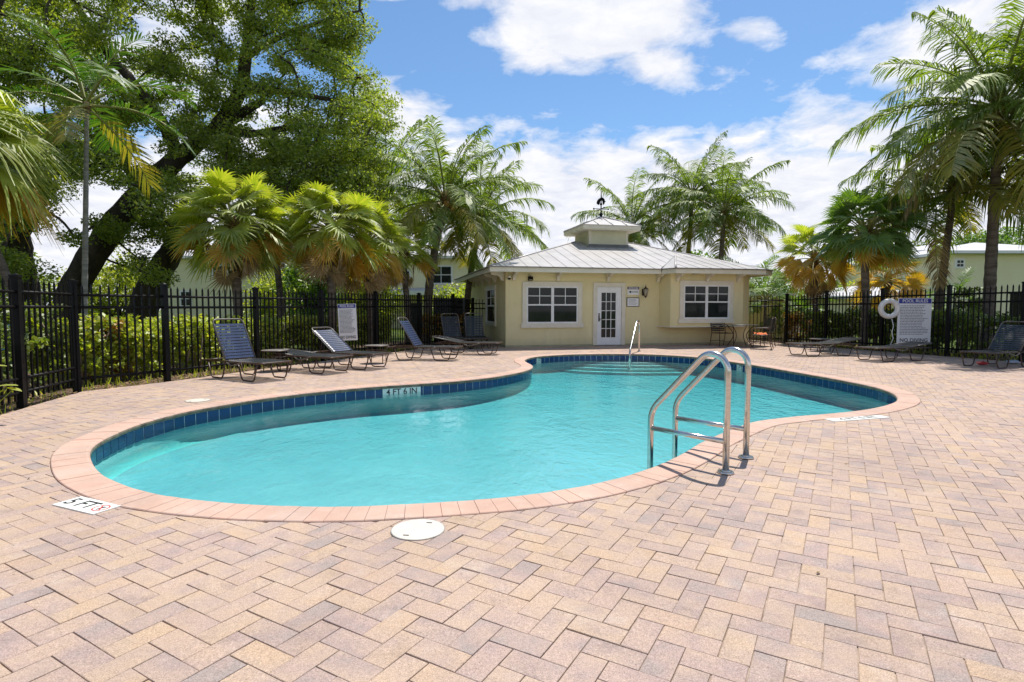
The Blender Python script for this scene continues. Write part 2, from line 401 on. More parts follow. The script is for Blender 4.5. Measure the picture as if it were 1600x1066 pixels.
# ------------------------------------------------------------------ coping: one bullnosed brick after another
bricks_line = resample([tuple(p) for p in edge], 0.1065); nb = len(bricks_line)
bn = normals_out(bricks_line)
for _ in range(3): bn = (np.roll(bn, 1, 0) + 2 * bn + np.roll(bn, -1, 0)); bn /= np.linalg.norm(bn, axis=1)[:, None]
prof = [(0.030, -0.052), (-0.010, -0.052), (-0.020, -0.040), (-0.023, -0.024), (-0.019, -0.008), (-0.008, 0.003), (0.010, 0.007), (COPE_W - 0.005, 0.007), (COPE_W, 0.002), (COPE_W, -0.05)]
pool_deck = None
coping_parts = []
for i in range(nb):
    j = (i + 1) % nb; a, b = Vector(bricks_line[i]), Vector(bricks_line[j]); na, nbb = Vector(bn[i]), Vector(bn[j])
    g = 0.012; dzj = random.uniform(-0.0012, 0.0012); vs = []
    for f in (g, 1 - g):
        p = a.lerp(b, f); n = na.lerp(nbb, f).normalized()
        for (t, z) in prof: vs.append((p.x + n.x * t, p.y + n.y * t, z + dzj))
    k = len(prof)
    fs = [(q, q + 1, k + q + 1, k + q) for q in range(k - 1)] + [tuple(range(k - 1, -1, -1)), tuple(range(k, 2 * k))]
    me = bpy.data.meshes.new('coping_brick'); me.from_pydata(vs, [], fs); me.materials.append(M_coping); me.materials.append(M_coping_face); me.polygons.foreach_set('material_index', [1 if q < 4 else 0 for q in range(len(fs))])
    at_ = me.attributes.new('tint', 'FLOAT_COLOR', 'FACE'); c = (random.random(), random.random(), random.random(), 1)
    at_.data.foreach_set('color', [x for _ in fs for x in c]); me.update(); coping_parts.append(me)

# ------------------------------------------------------------------ pool shell, water, tiles, steps
inner = edge
floor_cache = {}
def floor_z(t):   # t: distance from the wall, a shallow coved bowl
    return -0.40 - 0.10 * min(t / 0.5, 1.0) - 0.12 * min(max(t - 0.5, 0) / 1.6, 1.0)
ring = inner[::2]; rn = normals_out(ring); nr = len(ring)
for _ in range(4): rn = (np.roll(rn, 1, 0) + 2 * rn + np.roll(rn, -1, 0)); rn /= np.linalg.norm(rn, axis=1)[:, None]
vs = []; fs = []
levels = [(0.030, -0.045), (0.012, -0.045), (0.012, -0.30), (0.008, -0.36), (-0.03, -0.415), (-0.10, -0.445), (-0.22, -0.465)]
for (t, z) in levels: vs += [(ring[i][0] + rn[i][0] * t, ring[i][1] + rn[i][1] * t, z) for i in range(nr)]
for l in range(len(levels) - 1):
    for i in range(nr):
        j = (i + 1) % nr; fs.append((l * nr + i, l * nr + j, (l + 1) * nr + j, (l + 1) * nr + i))
shell = bpy.data.meshes.new('pool_shell'); shell.from_pydata(vs, [], fs); shell.polygons.foreach_set('use_smooth', [True] * len(fs)); shell.materials.append(M_wallplaster); shell.materials.append(M_floor); shell.polygons.foreach_set('material_index', [1 if q // nr >= 4 else 0 for q in range(len(fs))]); shell.update()
pool_shell = link('pool_shell', shell, kind='structure')
base_ring = [(ring[i][0] - rn[i][0] * 0.18, ring[i][1] - rn[i][1] * 0.18) for i in range(0, nr, 2)]
pf = sheet_with_holes('pool_floor', base_ring, [], -0.4605, M_floor)
# water body: closed, its sides just inside the wall thickness
wr = [(ring[i][0] + rn[i][0] * 0.016, ring[i][1] + rn[i][1] * 0.016) for i in range(nr)]
tris = tessellate_polygon([[Vector((x, y, 0)) for x, y in wr]])
vs = [(x, y, WATER_Z) for x, y in wr] + [(x, y, -1.0) for x, y in wr]; fs = []
for t in tris:
    a, b, c = (Vector(vs[i]) for i in t); t = tuple(t) if (b - a).cross(c - a).z > 0 else tuple(reversed(t))
    fs.append(t); fs.append(tuple(nr + i for i in reversed(t)))
fs += [(i, nr + i, nr + (i + 1) % nr, (i + 1) % nr) for i in range(nr)]
wm = bpy.data.meshes.new('pool_water'); wm.from_pydata(vs, [], fs); wm.materials.append(M_water); wm.update()
link('pool_water', wm, kind='structure')
# waterline tiles, one by one
tl = resample([tuple(p) for p in edge], 0.157); ntl = len(tl); tn = normals_out(tl)
markers = [(629, 604, 4), (843, 558, 1), (1157, 567.5, 1)]
for i in range(ntl):
    j = (i + 1) % ntl; a = Vector((*tl[i], 0)); b = Vector((*tl[j], 0)); d = (b - a).normalized(); n = Vector((d.y, -d.x, 0))
    w = (b - a).length; c = (a + b) / 2 + n * 0.0085
    mb = MB(); M = Matrix((d, -n, Vector((0, 0, 1)))).transposed()
    mb.box((c.x, c.y, -0.122), (w - 0.011, 0.007, 0.144), M=M)
    mb.build('tile', M_tile, pool_shell)
mbg = MB()
vs = []
for z in (-0.20, -0.048): vs += [(ring[i][0] + rn[i][0] * 0.0095, ring[i][1] + rn[i][1] * 0.0095, z) for i in range(nr)]
mbg.add(vs, [(i, nr + i, nr + (i + 1) % nr, (i + 1) % nr) for i in range(nr)]); mbg.build('grout', M_grout, pool_shell)

def wall_frame(px, py):
    g = gp(px, py); k = int(np.argmin(np.sum((edge - np.array([g.x, g.y])) ** 2, axis=1)))
    t = edge[(k + 3) % len(edge)] - edge[k - 3]; d = Vector((t[0], t[1], 0)).normalized()      # counter-clockwise
    n_in = Vector((-d.y, d.x, 0)); return Vector((edge[k][0], edge[k][1], 0)), d, n_in
def depth_marker(px, py, w, body, label):
    o, d, n = wall_frame(px, py); x = -d if (-d).x > 0 else d
    # readable from inside the pool: x to the viewer's right
    x = Vector((0, 0, 1)).cross(n) * 1.0; x = Vector((-n.y, n.x, 0))
    t = thing('depth_marker', o + Vector((0, 0, -0.125)), label, 'depth marker')
    m = MB(); M = Matrix((x, Vector((0, 0, 1)).cross(x) , Vector((0, 0, 1)))).transposed()
    m.box(n * 0.0, (w, 0.016, 0.15), M=M); m.build('plate', M_white_tile, t)
    m = MB(); text_on(m, body, 0.135, frame(n * 0.011 + Vector((0, 0, 0.012)), x, n), 0.95); m.build('lettering', M_black, t, kind='stuff')
depth_marker(629, 603, 0.62, '4 FT 6 IN', 'white waterline tile reading 4 FT 6 IN on the near left curve')
depth_marker(843, 557, 0.20, '3 FT', 'white waterline tile left of the pool steps by the inner corner')
depth_marker(1158, 567, 0.20, '3 FT', 'white waterline tile seen between the ladder rails')

# entry steps: curved plaster treads against the far wall
o, d, n = wall_frame(985, 553)
st = thing('pool_steps', (o.x, o.y, -0.46), 'curved white plaster entry steps at the far end of the pool', 'steps')
for k, (ru, rv, z) in enumerate([(2.05, 1.05, -0.40), (1.72, 0.78, -0.335), (1.38, 0.52, -0.27), (1.05, 0.28, -0.215)]):
    P = [(ru * math.cos(a), rv * math.sin(a)) for a in np.linspace(0, math.pi, 29)]
    P = [(-ru, -0.30)] + P[::-1] + [(ru, -0.30)]
    M = Matrix((Vector((-n.y, n.x, 0)) * -1, n, Vector((0, 0, 1)))).transposed().to_4x4()
    m = MB(); vsx = [M @ Vector((x, y, z + 0.46)) for x, y in P]; lo = [M @ Vector((x, y, -0.02)) for x, y in P]
    nn = len(P); m.add(vsx + lo, [tuple(range(nn)), tuple(range(2 * nn - 1, nn - 1, -1))] + [(i, nn + i, nn + (i + 1) % nn, (i + 1) % nn) for i in range(nn)])
    me = m.mesh('step', M_plaster)
    import bmesh
    bm = bmesh.new(); bm.from_mesh(me); bmesh.ops.recalc_face_normals(bm, faces=bm.faces); bm.to_mesh(me); bm.free()
    link('step', me, st)

# ------------------------------------------------------------------ deck
LF = [gp(116, 611.5), Vector((-5.81, 9.44, 0)), Vector((-5.13, 11.3, 0)), Vector((-4.46, 13.2, 0)), Vector((-3.65, 15.1, 0)), Vector((-2.85, 17.3, 0)), Vector((-1.95, 18.7, 0))]
RFx = [Vector((9.50, 19.5, 0)), Vector((10.0, 17.95, 0)), Vector((10.6, 16.15, 0)), Vector((11.15, 14.4, 0)), Vector((11.62, 12.8, 0)), Vector((12.1, 11.1, 0)), Vector((12.5, 9.4, 0))]
NEARL = [gp(116, 611.5), gp(28, 636), Vector((-5.72, 5.3, 0)), Vector((-5.3, 3.6, 0))]
deck = [(-5.15, 3.0), (-5.55, 5.2), (-6.02, 7.0), (-6.32, 8.22), (-5.75, 9.32), (-5.05, 11.2), (-4.35, 13.05), (-3.55, 14.95), (-2.75, 17.1), (-1.9, 18.6), (-1.3, 22.0), (9.3, 22.6), (9.45, 19.4), (10.5, 16.1), (11.05, 14.35), (11.5, 12.8), (12.0, 11.1), (12.5, 8.5), (13.0, 4.0), (13.0, -1.5), (-5.2, -1.5)]
outer_hole = offset(edge, COPE_W)
UNIT = 0.10675; ANG = R(-30.25)
e1 = np.array([math.cos(ANG), math.sin(ANG)]); e2 = np.array([-math.sin(ANG), math.cos(ANG)]); PH = np.array([-0.184, -0.148])
ii, jj = np.meshgrid(np.arange(-240, 240), np.arange(-240, 240), indexing='ij'); s4 = (ii + jj) % 4
hor = np.stack([ii[s4 == 2], jj[s4 == 2]], 1); ver = np.stack([ii[s4 == 0], jj[s4 == 0]], 1)
cells = np.concatenate([np.c_[hor, np.full(len(hor), 2), np.full(len(hor), 1)], np.c_[ver, np.full(len(ver), 1), np.full(len(ver), 2)]])
lo = (cells[:, :2] + PH) * UNIT; sz = cells[:, 2:] * UNIT; cen = lo + sz / 2
W = cen[:, :1] * e1 + cen[:, 1:] * e2
D = np.array(deck); keep = (W[:, 0] > -7) & (W[:, 0] < 13.2) & (W[:, 1] > -1.6) & (W[:, 1] < 22.8)
lo, sz, W = lo[keep], sz[keep], W[keep]
hole_poly = outer_hole; E = outer_hole; EN = normals_out(edge)
def near_edge(P, E):
    out_d = np.empty(len(P)); out_i = np.empty(len(P), int)
    for s in range(0, len(P), 2000):
        d2 = ((P[s:s + 2000, None, :] - E[None, :, :]) ** 2).sum(2); k = d2.argmin(1); out_i[s:s + 2000] = k; out_d[s:s + 2000] = np.sqrt(d2[np.arange(len(k)), k])
    return out_d, out_i
Dd = resample([tuple(p) for p in deck], 0.15)
dh, kh = near_edge(W, E); dd, kd = near_edge(W, Dd)
in_hole = inside(W, hole_poly); in_deck = inside(W, deck)
Dn = normals_out(Dd)
dA = 0.5 * np.sum(Dd[:, 0] * np.roll(Dd[:, 1], -1) - np.roll(Dd[:, 0], -1) * Dd[:, 1])
if dA < 0: Dn = -Dn
pieces = []
GAP = 0.0009
for q in range(len(W)):
    if (in_hole[q] and dh[q] > 0.13) or (not in_deck[q] and dd[q] > 0.13): continue
    sh = rng.normal(0, 0.0007, 2); gg = GAP + abs(rng.normal(0, 0.0007)); a0, b0 = lo[q] + gg + sh; a1, b1 = lo[q] + sz[q] - gg + sh
    P = [(a * e1[0] + b * e2[0], a * e1[1] + b * e2[1]) for a, b in ((a0, b0), (a1, b0), (a1, b1), (a0, b1))]
    if dh[q] < 0.14: P = clip_half(P, E[kh[q]], EN[kh[q]], 0.004)
    if len(P) >= 3 and dd[q] < 0.14: P = clip_half(P, Dd[kd[q]], -Dn[kd[q]], 0.0)
    if len(P) < 3: continue
    x = [p[0] for p in P]; y = [p[1] for p in P]; A = 0.5 * abs(sum(x[i] * y[(i + 1) % len(P)] - x[(i + 1) % len(P)] * y[i] for i in range(len(P))))
    if A < 0.0006: continue
    pieces.append((P, tuple(W[q])))
def paver_shape(P):
    c = Vector((sum(p[0] for p in P) / len(P), sum(p[1] for p in P) / len(P)))
    z = -abs(random.gauss(0, 0.0012)); tx, ty = random.gauss(0, 0.0075), random.gauss(0, 0.0075); n = len(P); vs = []
    for (ins, dz) in ((0.0, -0.014), (0.0, -0.0020), (0.0020, 0.0)):
        for p in P:
            v = Vector(p) - c; l = max(v.length, 1e-4); v = v * (1 - min(ins * 1.35 / l, 0.5)); w = c + v
            vs.append((w.x, w.y, z + dz + (0 if dz < -0.01 else v.x * tx + v.y * ty)))
    fs = [(l * n + i, l * n + (i + 1) % n, (l + 1) * n + (i + 1) % n, (l + 1) * n + i) for l in (0, 1) for i in range(n)] + [tuple(2 * n + i for i in range(n))]
    return vs, fs
def screen_area(c):
    x, y = c
    if y < 1.2: return -1
    px = 800 + FPX * x / y; py = HY + CAMH * FPX / y
    return -1 if (px < -60 or px > 1660 or py > 1105) else 1 / y ** 3
order = sorted(range(len(pieces)), key=lambda q: -screen_area(pieces[q][1]))
pool_deck = sheet_with_holes('pool_deck', deck, [[tuple(p) for p in offset(edge, 0.10)[::4]]], -0.0075, M_sand)
def mk_tint():
    r = random.random()
    a = (random.random() ** 0.9); return (a, random.random() ** 2, random.random(), 1.0)
for q in order[:296]:
    vs, fs = paver_shape(pieces[q][0]); me = bpy.data.meshes.new('paver'); me.from_pydata(vs, [], fs); me.materials.append(M_paver)
    t = mk_tint(); a_ = me.attributes.new('tint', 'FLOAT_COLOR', 'FACE'); a_.data.foreach_set('color', list(t) * len(fs)); me.update()
    link('paver', me, pool_deck)
VV = []; FF = []; TT = []
for q in order[296:]:
    vs, fs = paver_shape(pieces[q][0]); b = len(VV); VV += vs; t = mk_tint()
    for f in fs: FF.append(tuple(i + b for i in f)); TT += t
me = bpy.data.meshes.new('paver_field'); me.from_pydata(VV, [], FF); me.materials.append(M_paver)
a_ = me.attributes.new('tint', 'FLOAT_COLOR', 'FACE'); a_.data.foreach_set('color', TT); me.update()
link('paver_field', me, pool_deck, kind='stuff')
pool_coping = bpy.data.objects.new('pool_coping', None); COL.objects.link(pool_coping); tag(pool_coping, kind='structure')
for me in coping_parts: link('coping_brick', me, pool_coping)
print('pavers', len(pieces), 'coping', nb, 'tiles', ntl)

# grounds
ring_out = [(250 * math.cos(a), 120 + 320 * math.sin(a)) for a in np.linspace(0, 2 * math.pi, 49)[:-1]]
hole_g = [tuple(p) for p in offset(edge, 0.06)[::6]]
sheet_with_holes('lawn', ring_out, [hole_g], -0.065, M_grass)
mulch = [(-9.5, 3), (-9.5, 12.0), (-8.0, 14.5), (-6.2, 18), (-4.2, 21.5), (-0.5, 22.5), (0, 26), (9.6, 26), (11.6, 21), (13.2, 15.2), (14.2, 9), (13.5, 3), (13.2, -2), (-9, -2)]
sheet_with_holes('mulch_bed', mulch, [hole_g], -0.035, M_mulch)

def disc_lid(px, py, r, label):
    g = gp(px, py); t = thing('skimmer_lid', g + Vector((0, 0, 0.0)), label, 'skimmer lid')
    m = MB(); m.cyl((0, 0, -0.012), r, 0.018, 48); m.build('cover', M_lid, t)
    m = MB()
    for j in range(64):
        pass
    m.tube([(r * 1.02 * math.cos(a), r * 1.02 * math.sin(a), 0.002) for a in np.linspace(0, 2 * math.pi, 49)[:-1]], 0.004, 6, closed=True); m.build('rim', M_lidrim, t)
    m = MB(); 
    for sx_, sy_ in ((-0.35, -0.62), (0.35, 0.62)): m.box((sx_ * r, sy_ * r, 0.0065), (0.032, 0.010, 0.0018), rz=-0.1)
    m.build('finger_slots', M_black, t, kind='stuff')
M_lid = surf('lid_plastic', (0.56, 0.51, 0.43), (0.62, 0.57, 0.49), 8, 0.55, bump_d=0.0005, bump_s=300)
M_lidrim = surf('lid_rim', (0.30, 0.29, 0.26), (0.40, 0.38, 0.34), 8, 0.6)
disc_lid(650, 835, 0.142, 'round white skimmer lid set in the pavers at the near side of the pool')
disc_lid(305, 627, 0.142, 'round white skimmer lid in the deck between the pool and the left fence')
# depth tiles in the deck
def deck_sign(c, xdir, w, h, body, size, label, symbol=True):
    t = thing('deck_depth_tile', c, label, 'depth marker'); xd = Vector((xdir[0], xdir[1], 0)).normalized()
    M = frame((0, 0, 0.0), xd, (0, 0, 1)); m = MB(); m.prism([(-w / 2, -h / 2), (w / 2, -h / 2), (w / 2, h / 2), (-w / 2, h / 2)], -0.01, 0.0062, M); m.build('plate', M_white_tile, t)
    Mt = frame((0, 0, 0.0074), xd, (0, 0, 1)); m = MB(); text_on(m, body, size, Mt @ Matrix.Translation((-w * 0.13 if symbol else 0, 0.0, 0)), 1.05); m.build('lettering', M_black, t, kind='stuff')
    if symbol:
        m = MB(); cx = w * 0.34; rr = h * 0.30; Q = []
        n = 28
        vs = [Mt @ Vector((cx + q * rr * math.cos(2 * math.pi * i / n), q * rr * math.sin(2 * math.pi * i / n), 0)) for q in (0.84, 1.0) for i in range(n)]
        m.add(vs, [(i, n + i, n + (i + 1) % n, (i + 1) % n) for i in range(n)])
        m.prism([(-rr * 0.9, -0.004), (rr * 0.9, -0.004), (rr * 0.9, 0.004), (-rr * 0.9, 0.004)], -0.0004, 0.0002, Mt @ Matrix.Translation((cx, 0, 0)) @ Matrix.Rotation(R(-45), 4, 'Z'))
        m.build('no_diving_symbol', M_red, t)
        m = MB(); m.prism([(-0.006, -rr * 0.6), (0.006, -rr * 0.6), (0.012, rr * 0.1), (0.02, rr * 0.5), (-0.005, rr * 0.45)], -0.0006, -0.0002, Mt @ Matrix.Translation((cx, 0, 0))); m.build('diver', M_black, t)
p00, p10, p11, p01 = gp(72, 795.5), gp(139, 812), gp(176, 797), gp(108, 780)
deck_sign((p00 + p10 + p11 + p01) / 4, (p10 - p00).xy, (p10 - p00).length * 0.97, (p01 - p00).length * 0.92, '5 FT', 0.135, 'white deck tile reading 5 FT with red no diving sign, left of the pool')
q00, q10, q11, q01 = gp(1309, 661), gp(1397, 654.5), gp(1380, 650.5), gp(1293, 657)
deck_sign((q00 + q10 + q11 + q01) / 4, (q10 - q00).xy, (q10 - q00).length, (q01 - q00).length, '4 FT 6 IN', 0.12, 'long white deck tile with black lettering at the right rim of the pool', False)

# ------------------------------------------------------------------ building materials
M_wall = surf('yellow_stucco', (0.72, 0.61, 0.30), (0.78, 0.67, 0.345), 1.3, 0.9, bump_d=0.004, bump_s=70, fine=0.10, lo=0.3, hi=0.7)
def streaked_wall():
    m, nt, out = new_mat('yellow_stucco_walls'); p = principled(nt, out, 0.9, 0, 0.3); tc = nt.nodes.new('ShaderNodeTexCoord').outputs['Object']
    mp = nt.nodes.new('ShaderNodeMapping'); mp.inputs['Scale'].default_value = (1, 1, 0.4); L(nt, tc, mp.inputs[0])
    c = ramp(nt, noise(nt, tc, 1.1, 5, 0.6), [(0.3, (0.72, 0.62, 0.335)), (0.7, (0.77, 0.675, 0.395))])
    c = mixc(nt, 1.0, c, ramp(nt, noise(nt, mp.outputs[0], 3.0, 5, 0.65), [(0.30, 0.93), (0.5, 1.0), (0.7, 1.02)]), 'MULTIPLY')
    sz_ = nt.nodes.new('ShaderNodeSeparateXYZ'); L(nt, tc, sz_.inputs[0])
    low = math_node(nt, 'ADD', sz_.outputs[2], math_node(nt, 'MULTIPLY', noise(nt, tc, 6, 4), 0.25))
    c = mixc(nt, ramp(nt, low, [(0.10, 0.55), (0.42, 0.0)]), c, (0.42, 0.37, 0.24))
    L(nt, c, p.inputs['Base Color']); L(nt, bump(nt, noise(nt, tc, 60, 4, 0.65), 0.006), p.inputs['Normal']); return m
M_wall = streaked_wall()
M_trim = surf('cream_trim', (0.68, 0.62, 0.49), (0.75, 0.69, 0.56), 4, 0.6, bump_d=0.001, bump_s=60)
M_white = surf('white_paint', (0.74, 0.73, 0.70), (0.82, 0.81, 0.78), 6, 0.45)
M_fascia = surf('fascia_paint', (0.70, 0.64, 0.50), (0.77, 0.71, 0.57), 3, 0.55)
M_roof = surf('pale_metal_roof', (0.35, 0.33, 0.315), (0.47, 0.44, 0.425), 1.6, 0.42, 0.0, rough_var=0.2, bump_d=0.002, bump_s=14, lo=0.3, hi=0.7, fine=0.12)
M_drip = surf('drip_edge', (0.17, 0.15, 0.13), (0.26, 0.23, 0.20), 5, 0.5)
M_lead = surf('flashing', (0.13, 0.13, 0.135), (0.20, 0.20, 0.20), 6, 0.5)
M_glass = surf('window_glass', (0.010, 0.014, 0.013), (0.030, 0.034, 0.030), 1.3, 0.04, spec=0.28)
M_iron = surf('black_metal', (0.004, 0.004, 0.0045), (0.009, 0.008, 0.008), 10, 0.5, spec=0.18)
M_bronze = surf('bronze_metal', (0.025, 0.016, 0.011), (0.05, 0.032, 0.022), 14, 0.4, 0.3)
M_chrome = surf('brushed_steel', (0.52, 0.50, 0.47), (0.66, 0.64, 0.60), 25, 0.20, 1.0, rough_var=0.15, aniso=(1, 1, 6))
M_amber = surf('lantern_glass', (0.45, 0.38, 0.26), (0.55, 0.48, 0.33), 8, 0.15)
M_signw = surf('sign_white', (0.74, 0.73, 0.71), (0.80, 0.79, 0.77), 3, 0.4)
M_blue = surf('sign_blue', (0.015, 0.02, 0.22), (0.02, 0.03, 0.27), 5, 0.4)
M_ink = surf('sign_ink', (0.10, 0.09, 0.12), (0.16, 0.15, 0.18), 60, 0.5)

BO = Vector((-0.2, 17.6, 0.0)); BA = R(13.0)
bu = Vector((math.cos(BA), math.sin(BA), 0)); bv = Vector((-math.sin(BA), math.cos(BA), 0))
def fw(px, py, voff=0.0):
    d = Vector(((px - 800) / FPX, 1.0, (HY - py) / FPX)); c = Vector((0, 0, CAMH)); t = (voff - (c - BO).dot(bv)) / d.dot(bv)
    p = c + d * t - BO; return p.dot(bu), p.z
def sw(px, py):
    d = Vector(((px - 800) / FPX, 1.0, (HY - py) / FPX)); c = Vector((0, 0, CAMH)); t = (-(c - BO).dot(bu)) / d.dot(bu)
    p = c + d * t - BO; return p.dot(bv), p.z
house = thing('pool_house', BO, 'yellow pool house with pale metal hip roof and cupola beyond the pool', 'building', BA)
UE, VD, ZS = 8.62, 7.0, 2.36                     # wall length, depth, soffit height
def wallbox(u0, u1, v0, v1, z0, z1, name='wall', mat=None):
    m = MB(); m.box(((u0 + u1) / 2, (v0 + v1) / 2, (z0 + z1) / 2), (u1 - u0, v1 - v0, z1 - z0)); return m.build(name, mat or M_wall, house)
m = MB(); m.prism([(0, 0), (UE, 0), (UE, VD), (0, VD)], -0.05, ZS + 0.02); m.build('wall', M_wall, house)
m = MB(); m.prism([(-0.012, -0.012), (UE + 0.012, -0.012), (UE + 0.012, VD), (-0.012, VD)], -0.05, 0.06); m.build('plinth', surf('plinth_paint', (0.30, 0.27, 0.17), (0.44, 0.40, 0.25), 2.5, 0.9), house)
# projecting bay
bu0 = fw(1029, 470)[0]; bu1 = fw(1047, 470, -0.56)[0]; bu2 = fw(1160, 470, -0.56)[0]; bu3 = UE + 0.004; BZ = 0.64
m = MB(); m.prism([(bu0, 0.01), (bu1, -0.56), (bu2, -0.56), (bu3, 0.01)], BZ, ZS + 0.02); m.build('bay', M_wall, house)
m = MB(); m.prism([(bu0 - 0.05, -0.002), (bu1 - 0.02, -0.60), (bu2 + 0.02, -0.60), (bu3 + 0.03, -0.002)], BZ - 0.035, BZ); m.build('bay_shelf', M_trim, house)

# roof planes: polygons in plan with a height function
ZE = 2.47; EV = -0.62; T = 0.31
def zf(u, v): return ZE + T * (v - EV)
RV = 3.5; RL, RR = 3.5, 5.83; UR = 9.05; ZR = zf(0, RV)
def zl(u, v): return ZE + (ZR - ZE) * (u - EV) / (RL - EV)
def zr(u, v): return ZE + (ZR - ZE) * (UR - u) / (UR - RR)
def zb(u, v): return ZE + T * (2 * RV - EV - v)
def panels(poly, zfun, axis, step, start, name='roof_panel', th=0.018, lift=0.0, rib=True):
    lo_, hi_ = min(p[axis] for p in poly), max(p[axis] for p in poly); x = start
    while x > lo_: x -= step
    n = [0, 0]; n[axis] = 1; nneg = [0, 0]; nneg[axis] = -1
    while x < hi_:
        a = [0, 0]; a[axis] = x + 0.002; b = [0, 0]; b[axis] = x + step - 0.002
        P = clip_half(list(poly), a, n); P = clip_half(P, b, nneg) if len(P) > 2 else P
        if len(P) > 2:
            k = len(P); m = MB(); top = [(p[0], p[1], zfun(*p) + lift + th) for p in P]; bot = [(p[0], p[1], zfun(*p) + lift) for p in P]
            m.add(top + bot, [tuple(range(k)), tuple(range(2 * k - 1, k - 1, -1))] + [(i, k + i, k + (i + 1) % k, (i + 1) % k) for i in range(k)])
            Pr = clip_half(P, [a[0] + 0.028 * n[0], a[1] + 0.028 * n[1]], nneg)
            if rib and len(Pr) > 2:
                k = len(Pr); tp = [(p[0], p[1], zfun(*p) + lift + th + 0.010) for p in Pr]; bt = [(p[0], p[1], zfun(*p) + lift + th - 0.004) for p in Pr]
                m.add(tp + bt, [tuple(range(k)), tuple(range(2 * k - 1, k - 1, -1))] + [(i, k + i, k + (i + 1) % k, (i + 1) % k) for i in range(k)])
            me = m.mesh(name, M_roof); bm = bmesh.new(); bm.from_mesh(me); bmesh.ops.recalc_face_normals(bm, faces=bm.faces); bm.to_mesh(me); bm.free(); link(name, me, house)
        x += step
C_FL, C_FR, C_BL, C_BR = (EV, EV), (UR, EV), (EV, 2 * RV - EV), (UR, 2 * RV - EV)
panels([C_FL, C_FR, (RR, RV), (RL, RV)], zf, 0, 0.42, 0.1)
panels([C_BR, C_BL, (RL, RV), (RR, RV)], zb, 0, 0.42, 0.1, rib=False)
panels([C_BL, C_FL, (RL, RV)], zl, 1, 0.42, 0.1)
panels([C_FR, C_BR, (RR, RV)], zr, 1, 0.42, 0.1)
for a, b, za, zbb in ((C_FL, (RL, RV), ZE, ZR), (C_FR, (RR, RV), ZE, ZR), (C_BL, (RL, RV), ZE, ZR), (C_BR, (RR, RV), ZE, ZR), ((RL, RV), (RR, RV), ZR, ZR)):
    m = MB(); m.tube([(a[0], a[1], za + 0.022), (b[0], b[1], zbb + 0.022)], 0.045, 6, flat=0.6); m.build('hip_cap', M_roof, house)
# small roof over the bay
BV = -1.14
ax_ = fw(1058, 395, 1.15)[0]
A1 = (ax_, 1.35); A2 = (ax_ + 1.1, 1.05)
f0 = (bu0 - 0.25, EV); f1 = (bu1 - 0.15, BV); f2 = (bu2 + 0.42, BV); f3 = (UR - 0.002, EV)
def zbay(u, v): return ZE + 0.006 + (zf(*A1) - ZE + 0.02) * (v - BV) / (A1[1] - BV)
zA = zf(*A1) + 0.03
panels([f1, f2, A2, A1], zbay, 0, 0.42, 0.1, lift=0.0)
for tri in (((*f0, ZE), (*f1, ZE), (*A1, zA)), ((*f2, ZE), (*f3, ZE), (*A2, zbay(*A2)))):
    m = MB(); top = [(x, y, z + 0.02) for x, y, z in tri]; m.add(top + list(tri), [(0, 1, 2), (5, 4, 3), (0, 3, 4, 1), (1, 4, 5, 2), (2, 5, 3, 0)]); m.build('roof_panel', M_roof, house)
m = MB(); m.tube([(*f1, ZE + 0.03), (*A1, zA + 0.02)], 0.035, 6, flat=0.6); m.build('hip_cap', M_roof, house)
m = MB(); m.tube([(*f0, ZE + 0.02), (*A1, zA + 0.012)], 0.03, 6, flat=0.5); m.build('valley_flashing', M_lead, house)
# eaves: soffit, fascia, drip edge
def eave_run(pts, closed=False):
    k = len(pts)
    for i in range(k - 1):
        a, b = Vector((*pts[i], 0)), Vector((*pts[i + 1], 0)); d = (b - a).normalized(); L_ = (b - a).length; M = Matrix((d, Vector((0, 0, 1)).cross(d), Vector((0, 0, 1)))).transposed(); c = (a + b) / 2; nn = Vector((0, 0, 1)).cross(d)
        m = MB(); m.box(c + nn * 0.030 + Vector((0, 0, ZE - 0.075)), (L_ - 0.004, 0.030, 0.15), M=M); m.build('fascia', M_fascia, house)
        m = MB(); m.box(c - nn * 0.004 + Vector((0, 0, ZE + 0.001)), (L_ + 0.03, 0.07, 0.030), M=M); m.build('drip_edge', M_drip, house)
eave_run([(EV, 2 * RV - EV), (EV, EV), f0, f1, f2, f3, (UR, 2 * RV - EV)])
m = MB(); m.prism([(EV + 0.05, EV + 0.05), (f0[0], EV + 0.05), (f1[0] + .03, BV + 0.06), (f2[0] - .03, BV + 0.06), (UR - 0.05, EV + 0.05), (UR - 0.05, 2 * RV - EV - 0.05), (EV + 0.05, 2 * RV - EV - 0.05)], ZS, ZS + 0.025); m.build('soffit', M_fascia, house)
def corbel(o, d):
    """o on the wall, d outward"""
    d = Vector((*d, 0)).normalized(); x = Vector((0, 0, 1)).cross(d); M = Matrix((d, Vector((0, 0, 1)), x)).transposed().to_4x4(); M.translation = Vector(o)
    m = MB(); m.prism([(0, 0), (0.42, 0), (0.42, -0.07), (0.33, -0.10), (0.20, -0.12), (0.13, -0.18), (0.09, -0.27), (0.0, -0.27)][::-1], -0.04, 0.04, M); m.build('corbel', M_trim, house)
for px in (800, 868, 946): corbel((fw(px, 430)[0] + 0.05, 0, ZS), (0, -1))
corbel((bu0 - 0.08, 0, ZS), (0, -1))
for px in (1056, 1102, 1150): corbel((fw(px, 430, -0.56)[0], -0.56, ZS), (0, -1))
for v in (0.25, 1.4, 2.55, 3.7, 4.85, 6.0): corbel((0, v, ZS), (-1, 0))
for v in (0.6, 2.2): corbel((UE, v, ZS), (1, 0))

